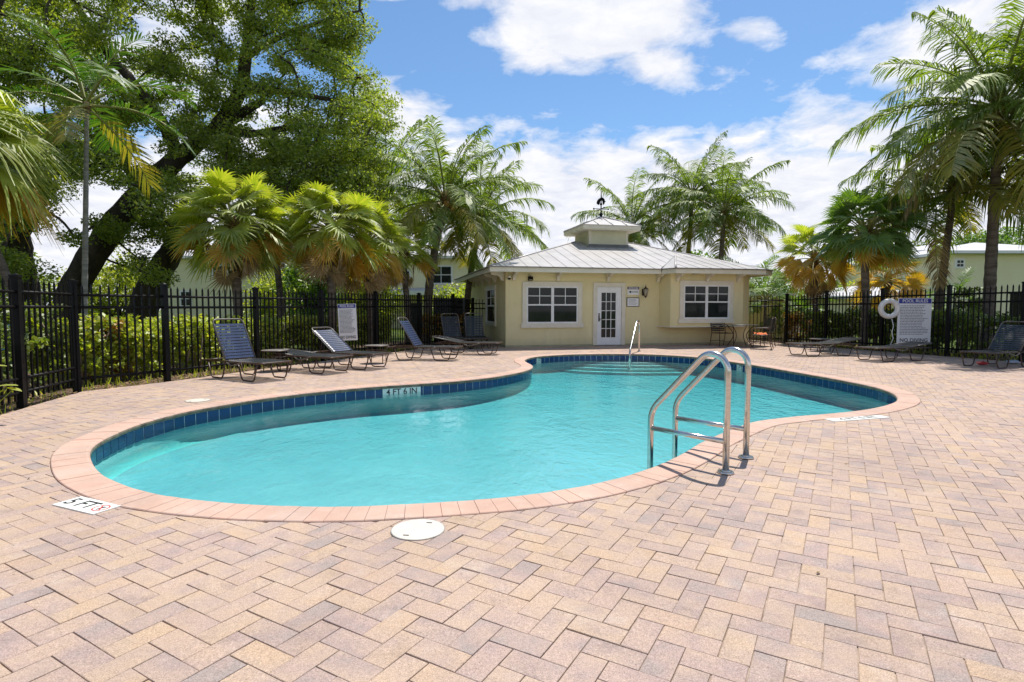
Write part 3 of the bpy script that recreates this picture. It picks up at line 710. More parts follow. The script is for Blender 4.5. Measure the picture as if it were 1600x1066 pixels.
# windows
def window(M, w, h, cols, name='window', double=True, trim=0.14, apron=True, lites=(2, 2)):
    """M: local frame on the wall: x right, y up, z out of the wall; origin at the opening's lower left"""
    m = MB()
    for (cx, cyy, sx_, sy_) in ((w / 2, h + trim / 2, w + 2 * trim, trim), (-trim / 2, h / 2, trim, h), (w + trim / 2, h / 2, trim, h)):
        m.box(M @ Vector((cx, cyy, 0.022)), (sx_, sy_, 0.05), M=M.to_3x3())
    fr = m.build(name, M_trim, house)
    m = MB(); m.box(M @ Vector((w / 2, -trim * 0.5 if apron else -0.04, 0.028)), (w + 2 * trim + 0.08, trim if apron else 0.07, 0.065), M=M.to_3x3()); m.build('sill', M_trim, fr)
    n = 2 if double else 1; sw_ = w / n
    for k in range(n):
        x0 = k * sw_; x1 = x0 + sw_; fwid = 0.045; m = MB()
        for (ax, ay, bx, by) in ((x0, 0, x0 + fwid, h), (x1 - fwid, 0, x1, h), (x0 + fwid, 0, x1 - fwid, fwid), (x0 + fwid, h - fwid, x1 - fwid, h), (x0 + fwid, h * 0.5 - 0.022, x1 - fwid, h * 0.5 + 0.022)):
            m.box(M @ Vector(((ax + bx) / 2, (ay + by) / 2, 0.016)), (bx - ax, by - ay, 0.034), M=M.to_3x3())
        m.build('sash', M_white, fr)
        cx0, cx1, cy0, cy1 = x0 + fwid, x1 - fwid, h * 0.5 + 0.022, h - fwid
        m = MB()
        for i in range(1, lites[0]): m.box(M @ Vector((cx0 + (cx1 - cx0) * i / lites[0], (cy0 + cy1) / 2, 0.012)), (0.022, cy1 - cy0, 0.018), M=M.to_3x3())
        for i in range(1, lites[1]): m.box(M @ Vector(((cx0 + cx1) / 2, cy0 + (cy1 - cy0) * i / lites[1], 0.0125)), (cx1 - cx0, 0.022, 0.016), M=M.to_3x3())
        m.build('glazing_bar', M_white, fr, kind='stuff')
        for (ya, yb, c_, r_) in ((cy0, cy1, lites[0], lites[1]), (fwid, h * 0.5 - 0.022, 1, 1)):
            for i in range(c_):
                for j in range(r_):
                    xa = cx0 + (cx1 - cx0) * i / c_ + 0.002; xb = cx0 + (cx1 - cx0) * (i + 1) / c_ - 0.002; a_ = ya + (yb - ya) * j / r_ + 0.002; b_ = ya + (yb - ya) * (j + 1) / r_ - 0.002
                    m = MB(); m.box(M @ Vector(((xa + xb) / 2, (a_ + b_) / 2, 0.003)), (xb - xa, b_ - a_, 0.006), M=M.to_3x3()); m.build('pane', M_glass, fr)
def front_frame(u, z, v=0.0): return frame((u, v, z), (1, 0, 0), (0, -1, 0))
(u0, z1), (u1, z0) = fw(822.5, 447.5), fw(902.5, 505)
window(front_frame(u0, z0), u1 - u0, z1 - z0, 2)
(u0, z1), (u1, z0) = fw(1067, 445.5, -0.56), fw(1138, 498, -0.56)
window(front_frame(u0, z0, -0.56), u1 - u0, z1 - z0, 2)
(v0, z1), (v1, z0) = sw(761, 453), sw(774.5, 505)
window(frame((0, v0, z0), (0, -1, 0), (-1, 0, 0)), v0 - v1, z1 - z0, 1, double=False, trim=0.11, lites=(2, 2))
# french door
(u0, z1), (u1, z0) = fw(932, 448.5), fw(970, 540)
z0 = 0.03; w, h = u1 - u0, z1 - z0; Md = front_frame(u0, z0)
m = MB(); tr = 0.13
for (cx, cyy, sx_, sy_) in ((w / 2, h + tr / 2, w + 2 * tr, tr), (-tr / 2, h / 2, tr, h), (w + tr / 2, h / 2, tr, h)): m.box(Md @ Vector((cx, cyy, 0.024)), (sx_, sy_, 0.05), M=Md.to_3x3())
m.build('door_frame', M_trim, house)
gx0, gx1 = w * 0.18, w * 0.77; gy0, gy1 = h * 0.13, h * 0.90
m = MB()
for (ax, ay, bx, by) in ((0.008, 0.005, gx0, h - 0.008), (gx1, 0.005, w - 0.008, h - 0.008), (gx0, 0.005, gx1, gy0), (gx0, gy1, gx1, h - 0.008)):
    m.box(Md @ Vector(((ax + bx) / 2, (ay + by) / 2, 0.012)), (bx - ax, by - ay, 0.036), M=Md.to_3x3())
door = m.build('door', M_white, house)
m = MB()
for i in (1, 2): m.box(Md @ Vector((gx0 + (gx1 - gx0) * i / 3, (gy0 + gy1) / 2, 0.014)), (0.02, gy1 - gy0, 0.024), M=Md.to_3x3())
for i in range(1, 5): m.box(Md @ Vector(((gx0 + gx1) / 2, gy0 + (gy1 - gy0) * i / 5, 0.0145)), (gx1 - gx0, 0.02, 0.022), M=Md.to_3x3())
m.build('glazing_bar', M_white, door, kind='stuff')
for i in range(3):
    for j in range(5):
        m = MB(); m.box(Md @ Vector((gx0 + (gx1 - gx0) * (i + .5) / 3, gy0 + (gy1 - gy0) * (j + .5) / 5, 0.004)), ((gx1 - gx0) / 3 - 0.004, (gy1 - gy0) / 5 - 0.004, 0.006), M=Md.to_3x3()); m.build('pane', M_glass, door)
m = MB(); hx = w * 0.085; hy = h * 0.46
m.box(Md @ Vector((hx, hy, 0.035)), (0.045, 0.20, 0.012), M=Md.to_3x3()); m.tube([Md @ Vector(p) for p in ((hx, hy - 0.02, 0.04), (hx, hy - 0.02, 0.085), (hx + 0.04, hy - 0.02, 0.095), (hx + 0.11, hy - 0.03, 0.09))], 0.011, 6)
m.build('handle', M_bronze, door)
m = MB(); m.sphere(Md @ Vector((hx, hy + 0.14, 0.04)), 0.028, sc=(1, 0.5, 1)); m.build('deadbolt', M_bronze, door)
m = MB(); m.box(Md @ Vector((w / 2, -0.02, 0.05)), (w + 0.02, 0.03, 0.11), M=Md.to_3x3()); m.build('threshold', M_drip, house)

# cupola
cu = fw(937.5, 360, RV)[0]; hw = 0.76; cz0 = zf(0, RV - hw) - 0.05; cz1 = fw(937, 358, RV - hw)[1] - 0.05
M_cupola = surf('pale_cupola_boards', (0.60, 0.58, 0.40), (0.68, 0.66, 0.47), 2, 0.8)
cup = bpy.data.objects.new('cupola', None); COL.objects.link(cup); cup.parent = house; cup.location = (cu, RV, 0)
m = MB(); m.box((0, 0, (cz0 + cz1) / 2 - 0.05), (2 * hw, 2 * hw, cz1 - cz0 + 0.1)); m.build('cupola_wall', M_cupola, cup)
m = MB()
for sx_ in (-1, 1):
    for sy_ in (-1, 1): m.box((sx_ * (hw - 0.03), sy_ * (hw - 0.03), (cz0 + cz1) / 2), (0.10, 0.10, cz1 - cz0))
m.build('corner_board', M_trim, cup, kind='stuff')
m = MB(); k_ = 14
for q in range(5):
    zz = cz0 + 0.13 + q * (cz1 - cz0 - 0.16) / 5
    m.box((0, 0, zz), (2 * hw + 0.015, 2 * hw + 0.015, 0.02))
m.build('cupola_boards', M_cupola, cup, kind='stuff')
m = MB(); m.box((0, -hw - 0.09, cz0 + 0.02), (2 * hw + 0.3, 0.22, 0.05)); m.box((0, -hw - 0.012, cz0 + 0.09), (2 * hw + 0.06, 0.02, 0.12)); m.build('cupola_flashing', M_lead, cup, kind='stuff')
oh = hw + 0.36; cz2 = fw(937, 341.5, RV)[1]
m = MB(); m.box((0, 0, cz1 - 0.03), (2 * oh - 0.02, 2 * oh - 0.02, 0.05)); m.build('cupola_soffit', M_fascia, cup)
for (ax, ay, bx, by) in ((-oh, -oh, oh, -oh), (oh, -oh, oh, oh), (oh, oh, -oh, oh), (-oh, oh, -oh, -oh)):
    m = MB(); a = Vector((ax, ay, 0)); b = Vector((bx, by, 0)); d = (b - a).normalized(); nn = Vector((0, 0, 1)).cross(d)
    M = Matrix((d, nn, Vector((0, 0, 1)))).transposed(); m.box((a + b) / 2 + nn * 0.0 + Vector((0, 0, cz1 + 0.05)), ((b - a).length + 0.02, 0.03, 0.13), M=M); m.build('fascia', M_fascia, cup)
    for k in range(4):                      # four narrow metal panels on each face
        t0, t1 = k / 4 + 0.003, (k + 1) / 4 - 0.003; base = [a.lerp(b, t0), a.lerp(b, t1)]; base = [v - nn * 0.04 * 1 for v in base]
        # clip the triangle between the seams
        mid = (a + b) / 2; h2 = abs(oh)
        pts = []
        for t in (t0, t1): pts.append(mid + d * ((t - 0.5) * 2 * oh) - nn * 0.04)
        def up(t): 
            s_ = 1 - abs(t - 0.5) * 2; return mid + d * ((t - 0.5) * 2 * oh) + nn * (s_ * oh)
        if t0 < 0.5 < t1: top = [up(t1), up(0.5), up(t0)]
        else: top = [up(t1), up(t0)]
        P = pts + top
        def hgt(p): 
            s_ = (p - mid).dot(nn) / oh; return cz1 + 0.12 + (cz2 - cz1 - 0.12) * s_
        tp = [(p.x, p.y, hgt(p) + 0.015) for p in P]; bt = [(p.x, p.y, hgt(p)) for p in P]; kk = len(P)
        m = MB(); m.add(tp + bt, [tuple(range(kk)), tuple(range(2 * kk - 1, kk - 1, -1))] + [(i, kk + i, kk + (i + 1) % kk, (i + 1) % kk) for i in range(kk)])
        p0 = pts[0]; q0 = top[-1]; m.tube([(p0.x, p0.y, hgt(p0) + 0.025), (q0.x, q0.y, hgt(q0) + 0.025)], 0.016, 4)
        m.build('roof_panel', M_roof, cup)
    m = MB(); m.tube([(ax, ay, cz1 + 0.14), (0, 0, cz2 + 0.02)], 0.035, 6); m.build('hip_cap', M_roof, cup)
# weathervane on the cupola
wv = thing('weathervane', BO + bu * cu + bv * RV + Vector((0, 0, cz2)), 'dark metal rooster weathervane on the cupola peak', 'weathervane', BA)
m = MB(); m.tube([(0, 0, -0.02), (0, 0, 1.02)], [0.03, 0.016], 8); m.sphere((0, 0, 0.10), 0.07); m.sphere((0, 0, 0.50), 0.05); m.build('spindle', M_iron, wv)
m = MB(); m.tube([(-0.30, 0, 0.32), (0.30, 0, 0.32)], 0.013, 6); m.tube([(0, -0.30, 0.32), (0, 0.30, 0.32)], 0.013, 6)
for a in range(4): m.sphere((0.30 * math.cos(a * math.pi / 2), 0.30 * math.sin(a * math.pi / 2), 0.32), 0.032)
m.build('direction_arms', M_iron, wv)
m = MB(); Mv = frame((0.02, 0, 0.70), (0.8, -0.6, 0), (0.6, 0.8, 0)) @ Matrix.Scale(0.60, 4)
m.prism([(-0.10, -0.02), (0.02, -0.06), (0.12, 0.00), (0.17, 0.12), (0.16, 0.26), (0.23, 0.28), (0.16, 0.32), (0.15, 0.40), (0.10, 0.37), (0.07, 0.28), (0.05, 0.14), (-0.02, 0.09), (-0.08, 0.12), (-0.10, 0.24), (-0.17, 0.36), (-0.26, 0.36), (-0.20, 0.28), (-0.27, 0.24), (-0.19, 0.17), (-0.22, 0.10), (-0.14, 0.06)], -0.012, 0.012, Mv); m.tube([Mv @ Vector((0.0, -0.05, 0)), Mv @ Vector((0.0, -0.22, 0))], 0.01, 4); m.build('rooster', M_iron, wv)
m.prism([(-0.20, -0.02), (-0.05, -0.10), (0.10, -0.08), (0.19, 0.02), (0.22, 0.14), (0.30, 0.17), (0.22, 0.20), (0.20, 0.28), (0.14, 0.24), (0.10, 0.12), (0.00, 0.08), (-0.08, 0.12), (-0.14, 0.26), (-0.24, 0.34), (-0.34, 0.26), (-0.30, 0.10)], -0.012, 0.012, Mv); m.build('rooster', M_iron, wv)

# things fixed to the front wall
def on_wall(px, py, voff=0.0, out=0.0):
    u, z = fw(px, py, voff); return BO + bu * u + bv * (voff - out) + Vector((0, 0, z))
lamp = thing('wall_lantern', on_wall(1004.5, 457), 'dark bronze carriage lantern on the wall right of the glass door', 'lantern', BA)
m = MB(); m.box((0, -0.015, 0.0), (0.10, 0.03, 0.22)); m.tube([(0, -0.03, 0.05), (0, -0.10, 0.12), (0, -0.17, 0.16), (0, -0.17, 0.13)], 0.010, 6); m.build('bracket', M_bronze, lamp)
m = MB(); m.cyl((0, -0.17, 0.10), 0.10, 0.05, 8, 0.03); m.cyl((0, -0.17, 0.15), 0.03, 0.05, 8, 0.008); m.tube([(0, -0.17, 0.19), (0, -0.17, 0.25)], 0.006, 5); m.build('cap', M_bronze, lamp)
m = MB(); m.cyl((0, -0.17, -0.13), 0.045, 0.23, 8, 0.085); m.build('glass', M_amber, lamp)
m = MB()
for i in range(8):
    a = math.pi * 2 * i / 8; m.tube([(0.047 * math.cos(a), -0.17 + 0.047 * math.sin(a), -0.135), (0.09 * math.cos(a), -0.17 + 0.09 * math.sin(a), 0.10)], 0.006, 4)
m.cyl((0, -0.17, -0.19), 0.01, 0.06, 8, 0.05); m.build('cage', M_bronze, lamp)
def wall_sign(pxa, pya, pxb, pyb, label):
    (ua, zt), (ub, zb_) = fw(pxa, pya), fw(pxb, pyb); w, h = ub - ua, zt - zb_
    t = thing('wall_sign', BO + bu * ((ua + ub) / 2) + Vector((0, 0, (zt + zb_) / 2)), label, 'sign', BA); return t, w, h
t, w, h = wall_sign(979.5, 448.5, 997.5, 461, 'small white RESTROOMS sign with a black arrow pointing left beside the glass door')
F0 = frame((0, -0.024, 0), (1, 0, 0), (0, -1, 0))
m = MB(); m.box((0, -0.012, 0), (w, 0.02, h)); m.build('plate', M_signw, t)
m = MB(); m.prism([(-w / 2, h * 0.18), (w / 2, h * 0.18), (w / 2, h / 2), (-w / 2, h / 2)], -0.004, 0.002, F0); m.build('band', surf('band_violet', (0.10, 0.08, 0.14), (0.14, 0.11, 0.18), 5, 0.5), t)
m = MB(); text_on(m, 'RESTROOMS', h * 0.27, F0 @ Matrix.Translation((0, h * 0.33, 0.003)), 0.82); m.build('lettering', M_signw, t)
m = MB(); m.prism([(-w * 0.42, -h * 0.14), (-w * 0.2, -h * 0.30), (-w * 0.2, -h * 0.18), (w * 0.40, -h * 0.18), (w * 0.40, -h * 0.10), (-w * 0.2, -h * 0.10), (-w * 0.2, h * 0.02)], -0.002, 0.003, F0); m.build('arrow', M_black, t)
def scribble(mb, F, x0, x1, y0, y1, rows, hgt, seed=0, z=0.001):
    """lines of print too small to read: broken dashes"""
    rr = random.Random(seed)
    for r_ in range(rows):
        y = y1 - (y1 - y0) * (r_ + 0.5) / rows; x = x0; end = x0 + (x1 - x0) * rr.uniform(0.75, 1.0)
        while x < end:
            l = rr.uniform(0.03, 0.11) * (x1 - x0)
            mb.add([F @ Vector(p) for p in ((x, y - hgt / 2, z), (min(x + l, end), y - hgt / 2, z), (min(x + l, end), y + hgt / 2, z), (x, y + hgt / 2, z))], [(0, 1, 2, 3)]); x += l + 0.018 * (x1 - x0)
t, w, h = wall_sign(978.5, 465, 998, 479.5, 'small framed white notice below the restrooms sign')
m = MB(); m.box((0, -0.010, 0), (w, 0.018, h)); m.build('frame', M_bronze, t)
m = MB(); m.box((0, -0.020, 0), (w * 0.90, 0.004, h * 0.86)); m.build('plate', M_signw, t)
m = MB(); scribble(m, F0, -w * 0.36, w * 0.36, -h * 0.3, h * 0.34, 5, 0.010, 3); m.build('lettering', M_ink, t, kind='stuff')
t = thing('flood_light', on_wall(827.5, 436), 'black flood light under the eave above the left window', 'light', BA)
m = MB(); m.cyl((0, -0.02, 0.10), 0.05, 0.03, 12); m.tube([(0, -0.02, 0.11), (0, -0.06, 0.04)], 0.014, 6); m.build('bracket', M_trim, t)
m = MB(); m.box((0, -0.10, 0), (0.15, 0.09, 0.11), M=Matrix.Rotation(R(-25), 3, 'X')); m.build('housing', M_iron, t)
m = MB(); m.box((0, -0.148, -0.022), (0.11, 0.006, 0.07), M=Matrix.Rotation(R(-25), 3, 'X')); m.build('lens', M_amber, t)
t = thing('dome_camera', on_wall(795, 435), 'small dark dome camera at the left corner of the yellow wall', 'camera', BA)
m = MB(); m.cyl((0.0, -0.07, 0.0), 0.06, 0.07, 14); m.box((0, -0.02, 0.04), (0.05, 0.05, 0.05)); m.build('mount', M_trim, t)
m = MB(); m.sphere((0, -0.07, 0.0), 0.055, 14, 8); m.build('dome', M_iron, t)
t = thing('soffit_light', BO + bu * fw(1086, 425, -0.7)[0] + bv * -0.72 + Vector((0, 0, ZS)), 'flat round light under the eave above the bay window', 'light', BA)
m = MB(); m.cyl((0, 0, -0.03), 0.13, 0.03, 20); m.build('trim_ring', M_drip, t)

# ------------------------------------------------------------------ fences: posts, rails and pickets one by one
pk = MB(); pk.box((0, 0, 0.86), (0.022, 0.022, 1.52)); pk.add([(-0.011, -0.011, 1.62), (0.011, -0.011, 1.62), (0.011, 0.011, 1.62), (-0.011, 0.011, 1.62), (0, 0, 1.67)], [(0, 1, 4), (1, 2, 4), (2, 3, 4), (3, 0, 4)])
ME_picket = pk.mesh('picket', M_iron)
pp = MB(); pp.box((0, 0, 0.83), (0.080, 0.080, 1.74)); pp.box((0, 0, 1.71), (0.096, 0.096, 0.03)); pp.add([(-0.03, -0.03, 1.725), (0.03, -0.03, 1.725), (0.03, 0.03, 1.725), (-0.03, 0.03, 1.725), (0, 0, 1.75)], [(0, 1, 4), (1, 2, 4), (2, 3, 4), (3, 0, 4)])
ME_post = pp.mesh('post', M_iron)
def fence(name, pts, label, scales=None, spacing=0.122, posts=True, group=None):
    o = Vector((pts[0].x, pts[0].y, 0)); t = thing(name, o, label, 'fence', group=group); scales = scales or [1.0] * len(pts)
    for i, p in enumerate(pts):
        if posts:
            q = link('post', ME_post, t, loc=(p.x - o.x, p.y - o.y, -0.04)); q.scale = (1, 1, scales[i])
            d = (pts[min(i + 1, len(pts) - 1)] - pts[max(i - 1, 0)]); q.rotation_euler = (0, 0, math.atan2(d.y, d.x))
    for i in range(len(pts) - 1):
        a, b = Vector((pts[i].x, pts[i].y, 0)) - o, Vector((pts[i + 1].x, pts[i + 1].y, 0)) - o; d = b - a; L_ = d.length; ang = math.atan2(d.y, d.x); n = max(1, int(round(L_ / spacing)))
        for zz in (0.18, 0.36, 1.28, 1.47):
            if zz == 0.36 and not name.startswith('side'): continue
            m = MB(); sa, sb = scales[i] * zz, scales[i + 1] * zz; m.tube([(a.x, a.y, sa), (b.x, b.y, sb)], 0.021, 4); m.build('rail', M_iron, t)
        for k in range(1, n):
            f = k / n; p = a.lerp(b, f); q = link('picket', ME_picket, t, loc=(p.x, p.y, -0.02), rot=(0, 0, ang)); q.scale = (1, 1, (scales[i] * (1 - f) + scales[i + 1] * f) * random.uniform(0.995, 1.005))
fence('side_fence', NEARL, 'black picket fence run closest to the camera along the left edge of the deck', [0.97] * 4)
fence('back_fence', LF, 'black picket fence from the left corner post to the pool house, behind the left loungers', [0.965, 0.965, 0.97, 0.98, 0.99, 1.0, 1.0])
gA = Vector((-1.95, 18.75, 0)); gB = Vector((-1.45, 20.9, 0)); fence('gate_fence', [gA, gB, Vector((-0.85, 21.0, 0))], 'short black fence between the back fence and the yellow side wall', [1.0, 0.95, 0.95])
fence('right_fence', RFx, 'black picket fence behind the right loungers carrying the rules sign', [1.02, 1.05, 1.06, 1.07, 1.08, 1.08, 1.08])
fence('corner_fence', [BO + bu * 8.75 + bv * 0.3, Vector((9.42, 19.6, 0))], 'short black fence joining the pool house to the right fence', [1.0, 1.02], posts=False)

# ------------------------------------------------------------------ far houses
M_hwall = surf('far_cream_wall', (0.78, 0.71, 0.44), (0.82, 0.76, 0.50), 0.5, 0.9)
M_hroof = surf('far_roof', (0.42, 0.41, 0.41), (0.52, 0.51, 0.50), 0.6, 0.6)
def far_house(name, pxa, pxb, pytop, d, depth, label, wins, roofh=1.4, mat=None, oh_=0.5, rz=0.0, porch=None):
    a, b = at(pxa, pytop, d), at(pxb, pytop, d); w = b.x - a.x; h = a.z
    t = thing(name, (a.x, d, 0), label, 'house', rz)
    m = MB(); m.prism([(0, 0), (w, 0), (w, depth), (0, depth)], -0.1, h); m.build('wall', mat or M_hwall, t)
    m = MB(); z = h - 0.02; P = [(-oh_, -oh_, z), (w + oh_, -oh_, z), (w + oh_, depth + oh_, z), (-oh_, depth + oh_, z), (depth / 2, depth / 2, z + roofh), (max(w - depth / 2, depth / 2 + 0.1), depth / 2, z + roofh)]
    lowp = [(x, y, zz - 0.16) for x, y, zz in P[:4]]
    m.add(P + lowp, [(0, 1, 5, 4), (1, 2, 5), (2, 3, 4, 5), (3, 0, 4), (9, 8, 7, 6)]); m.build('roof', M_hroof, t)
    m = MB(); m.add(P[:4] + lowp, [(0, 4, 5, 1), (1, 5, 6, 2), (2, 6, 7, 3), (3, 7, 4, 0)]); m.build('fascia', M_white, t)
    for (x0, y0, x1, y1) in wins:
        p, q = at(x0, y1, d), at(x1, y0, d); m = MB(); ww, hh = q.x - p.x, q.z - p.z; cx, cz = (p.x + q.x) / 2 - a.x, (p.z + q.z) / 2
        m.box((cx, -0.02, cz), (ww + 0.16, 0.08, hh + 0.16)); f = m.build('window', M_white, t)
        for i in (0, 1):
            for j in (0, 1):
                m = MB(); m.box((cx + (i - .5) * ww / 2, -0.07, cz + (j - .5) * hh / 2), (ww / 2 - 0.06, 0.03, hh / 2 - 0.06)); m.build('pane', M_glass, f)
    if porch:
        x0, x1, ztop, zbot, out_ = porch; p, q = at(x0, ztop, d), at(x1, ztop, d); zb2 = at(x0, zbot, d).z; m = MB()
        m.add([(p.x - a.x, 0.0, p.z), (q.x - a.x, 0.0, p.z), (q.x - a.x, -out_, zb2), (p.x - a.x, -out_, zb2), (p.x - a.x, 0, p.z - 0.12), (q.x - a.x, 0, p.z - 0.12), (q.x - a.x, -out_, zb2 - 0.12), (p.x - a.x, -out_, zb2 - 0.12)], [(3, 2, 1, 0), (4, 5, 6, 7), (0, 4, 7, 3), (1, 2, 6, 5)]); m.build('porch_roof', M_hroof, t)
        m = MB(); m.box(((p.x + q.x) / 2 - a.x, -out_ - 0.03, zb2 - 0.05), (q.x - p.x, 0.04, 0.22)); m.build('porch_fascia', M_white, t)
    return t
far_house('cream_house', 262, 735, 401, 36, 12, 'long two storey cream house behind the palms left of the pool house', [(674, 417, 706, 443), (628, 424, 641, 444), (336, 416, 356, 432), (372, 416, 392, 432), (432, 412, 448, 426), (285, 456, 300, 478), (562, 420, 580, 440)], roofh=1.8, porch=(560, 735, 450, 458, 1.5))
far_house('white_roofed_house', 1487, 1700, 393, 33, 12, 'plain cream house with a low white roof at the right behind the palms', [(1477.5 + 12, 407, 1500, 418)], roofh=1.2)
far_house('low_house', 1292, 1440, 462, 30, 9, 'low house with grey roof half hidden behind the right fence', [(1330, 470, 1350, 486)], roofh=0.75)
far_house('grey_side_house', 1436, 1486, 392, 42, 8, 'far house with pale gable seen between the palms and the white roofed house', [], roofh=1.0)
t = thing('garden_wall', (9.7, 23.0, 0), 'yellow wall with white coping behind the fence right of the pool house', 'wall')
m = MB(); m.box((0.6, 0, 0.85), (2.2, 0.2, 1.8)); m.build('wall', surf('ochre_wall', (0.66, 0.52, 0.20), (0.74, 0.60, 0.26), 1.5, 0.9), t); m = MB(); m.box((0.6, 0, 1.79), (2.35, 0.32, 0.10)); m.build('coping', M_white, t)

# ------------------------------------------------------------------ pool ladder and hand rail
def arc(c, r, a0, a1, n, ex, ez):
    return [Vector(c) + ex * (r * math.cos(a)) + ez * (r * math.sin(a)) for a in np.linspace(a0, a1, n)]
Z = Vector((0, 0, 1))
dA_ = gp(1139, 743); dB_ = gp(1170.5, 718.5)
legA = at(1019, 700, 4.60); offv = dB_ - dA_; legA = Vector((legA.x, legA.y, 0)); ins = (legA - dA_).normalized(); reach = (legA - dA_).length
def smooth_path(P, rad, n=6):
    """round the corners of a polyline"""
    out = [P[0]]
    for i in range(1, len(P) - 1):
        a, b, c = P[i - 1], P[i], P[i + 1]; r = min(rad[i], (a - b).length * 0.49, (c - b).length * 0.49); p0 = b + (a - b).normalized() * r; p1 = b + (c - b).normalized() * r
        for k in range(n + 1):
            t = k / n; out.append(p0 * (1 - t) ** 2 + b * (2 * t * (1 - t)) + p1 * t ** 2)
    out.append(P[-1]); return out
ladder = thing('pool_ladder', dA_, 'stainless steel pool ladder with two arched grab rails in the foreground', 'ladder')
for k in range(2):
    o = offv * k; H = 0.88; rr_ = 0.125
    path = [o + Z * -0.03, o + Z * (H - rr_ - 0.01)]
    path += arc(o + ins * rr_ + Z * (H - rr_), rr_, math.pi, math.pi * 0.235, 12, ins, Z)
    last = path[-1]; low = o + ins * reach
    pts = [last, low + Z * 0.385, low + Z * -0.62]
    path += smooth_path(pts, [0, 0.10, 0], 7)[1:]
    m = MB(); m.tube(path, 0.0245, 14); m.build('grab_rail', M_chrome, ladder)
    m = MB(); m.tube([o + Z * 0.235, o + ins * reach + Z * 0.235], 0.0205, 12); m.build('cross_bar', M_chrome, ladder)
    m = MB(); m.cyl(o + Z * 0.004, 0.062, 0.012, 26, 0.055); m.cyl(o + Z * 0.016, 0.04, 0.010, 20, 0.028); m.build('escutcheon', M_chrome, ladder)
for zz in (-0.28, -0.50):
    m = MB(); a = ins * reach + Z * zz; m.box(a + offv / 2, (offv.length - 0.03, 0.075, 0.025), rz=math.atan2(offv.y, offv.x)); m.build('tread', M_white, ladder)
hr0 = gp(999, 549.5); hr1 = at(984.5, 560, 14.45); hr1.z = -0.25
rail = thing('hand_rail', hr0, 'single steel hand rail leaning over the entry steps at the far end', 'hand rail'); d_ = hr1 - hr0
m = MB(); m.tube(smooth_path([Vector((0, 0, 0)), Vector((0.0, 0, 0.86)), Vector((d_.x * 0.28, d_.y * 0.28, 0.89)), Vector((d_.x, d_.y, 0.10)), Vector((d_.x, d_.y, -0.5))], [0, 0.14, 0.14, 0.1, 0], 6), 0.024, 10); m.build('grab_rail', M_chrome, rail)
m = MB(); m.cyl((0, 0, 0.004), 0.055, 0.014, 18, 0.045); m.build('escutcheon', M_chrome, rail)

# ------------------------------------------------------------------ strap loungers
def strap_mat(name, a, b, rough=0.38):
    return surf(name, a, b, 3.0, rough, spec=0.55, lo=0.3, hi=0.7, bump_d=0.0006, bump_s=220)
M_strap = strap_mat('navy_vinyl_strap', (0.022, 0.035, 0.085), (0.042, 0.062, 0.13))
M_strapk = strap_mat('dark_vinyl_strap', (0.012, 0.015, 0.019), (0.022, 0.027, 0.031))
M_frame = surf('brown_powder_coat', (0.045, 0.024, 0.015), (0.085, 0.045, 0.028), 9, 0.38, spec=0.5)
M_cap = surf('strap_rail', (0.09, 0.075, 0.065), (0.15, 0.13, 0.11), 12, 0.35)
def strap_mesh(w, l):
    m = MB(); n = 8; vs = []
    for i in range(n + 1):
        x = -w / 2 + w * i / n; s = -0.010 * (1 - (2 * i / n - 1) ** 2)
        if i in (0, n): s = -0.018
        for y, dz in ((-l / 2, -0.001), (-l / 2, 0.0035), (l / 2, 0.0035), (l / 2, -0.001)): vs.append((y, x, s + dz))
    m.add(vs, [(i * 4 + j, i * 4 + (j + 1) % 4, (i + 1) * 4 + (j + 1) % 4, (i + 1) * 4 + j) for i in range(n) for j in range(4)])
    return m
CW = 0.60
ME_strap = strap_mesh(CW, 0.044).mesh('strap', M_strap); ME_strapk = strap_mesh(CW, 0.044).mesh('strap', M_strapk)
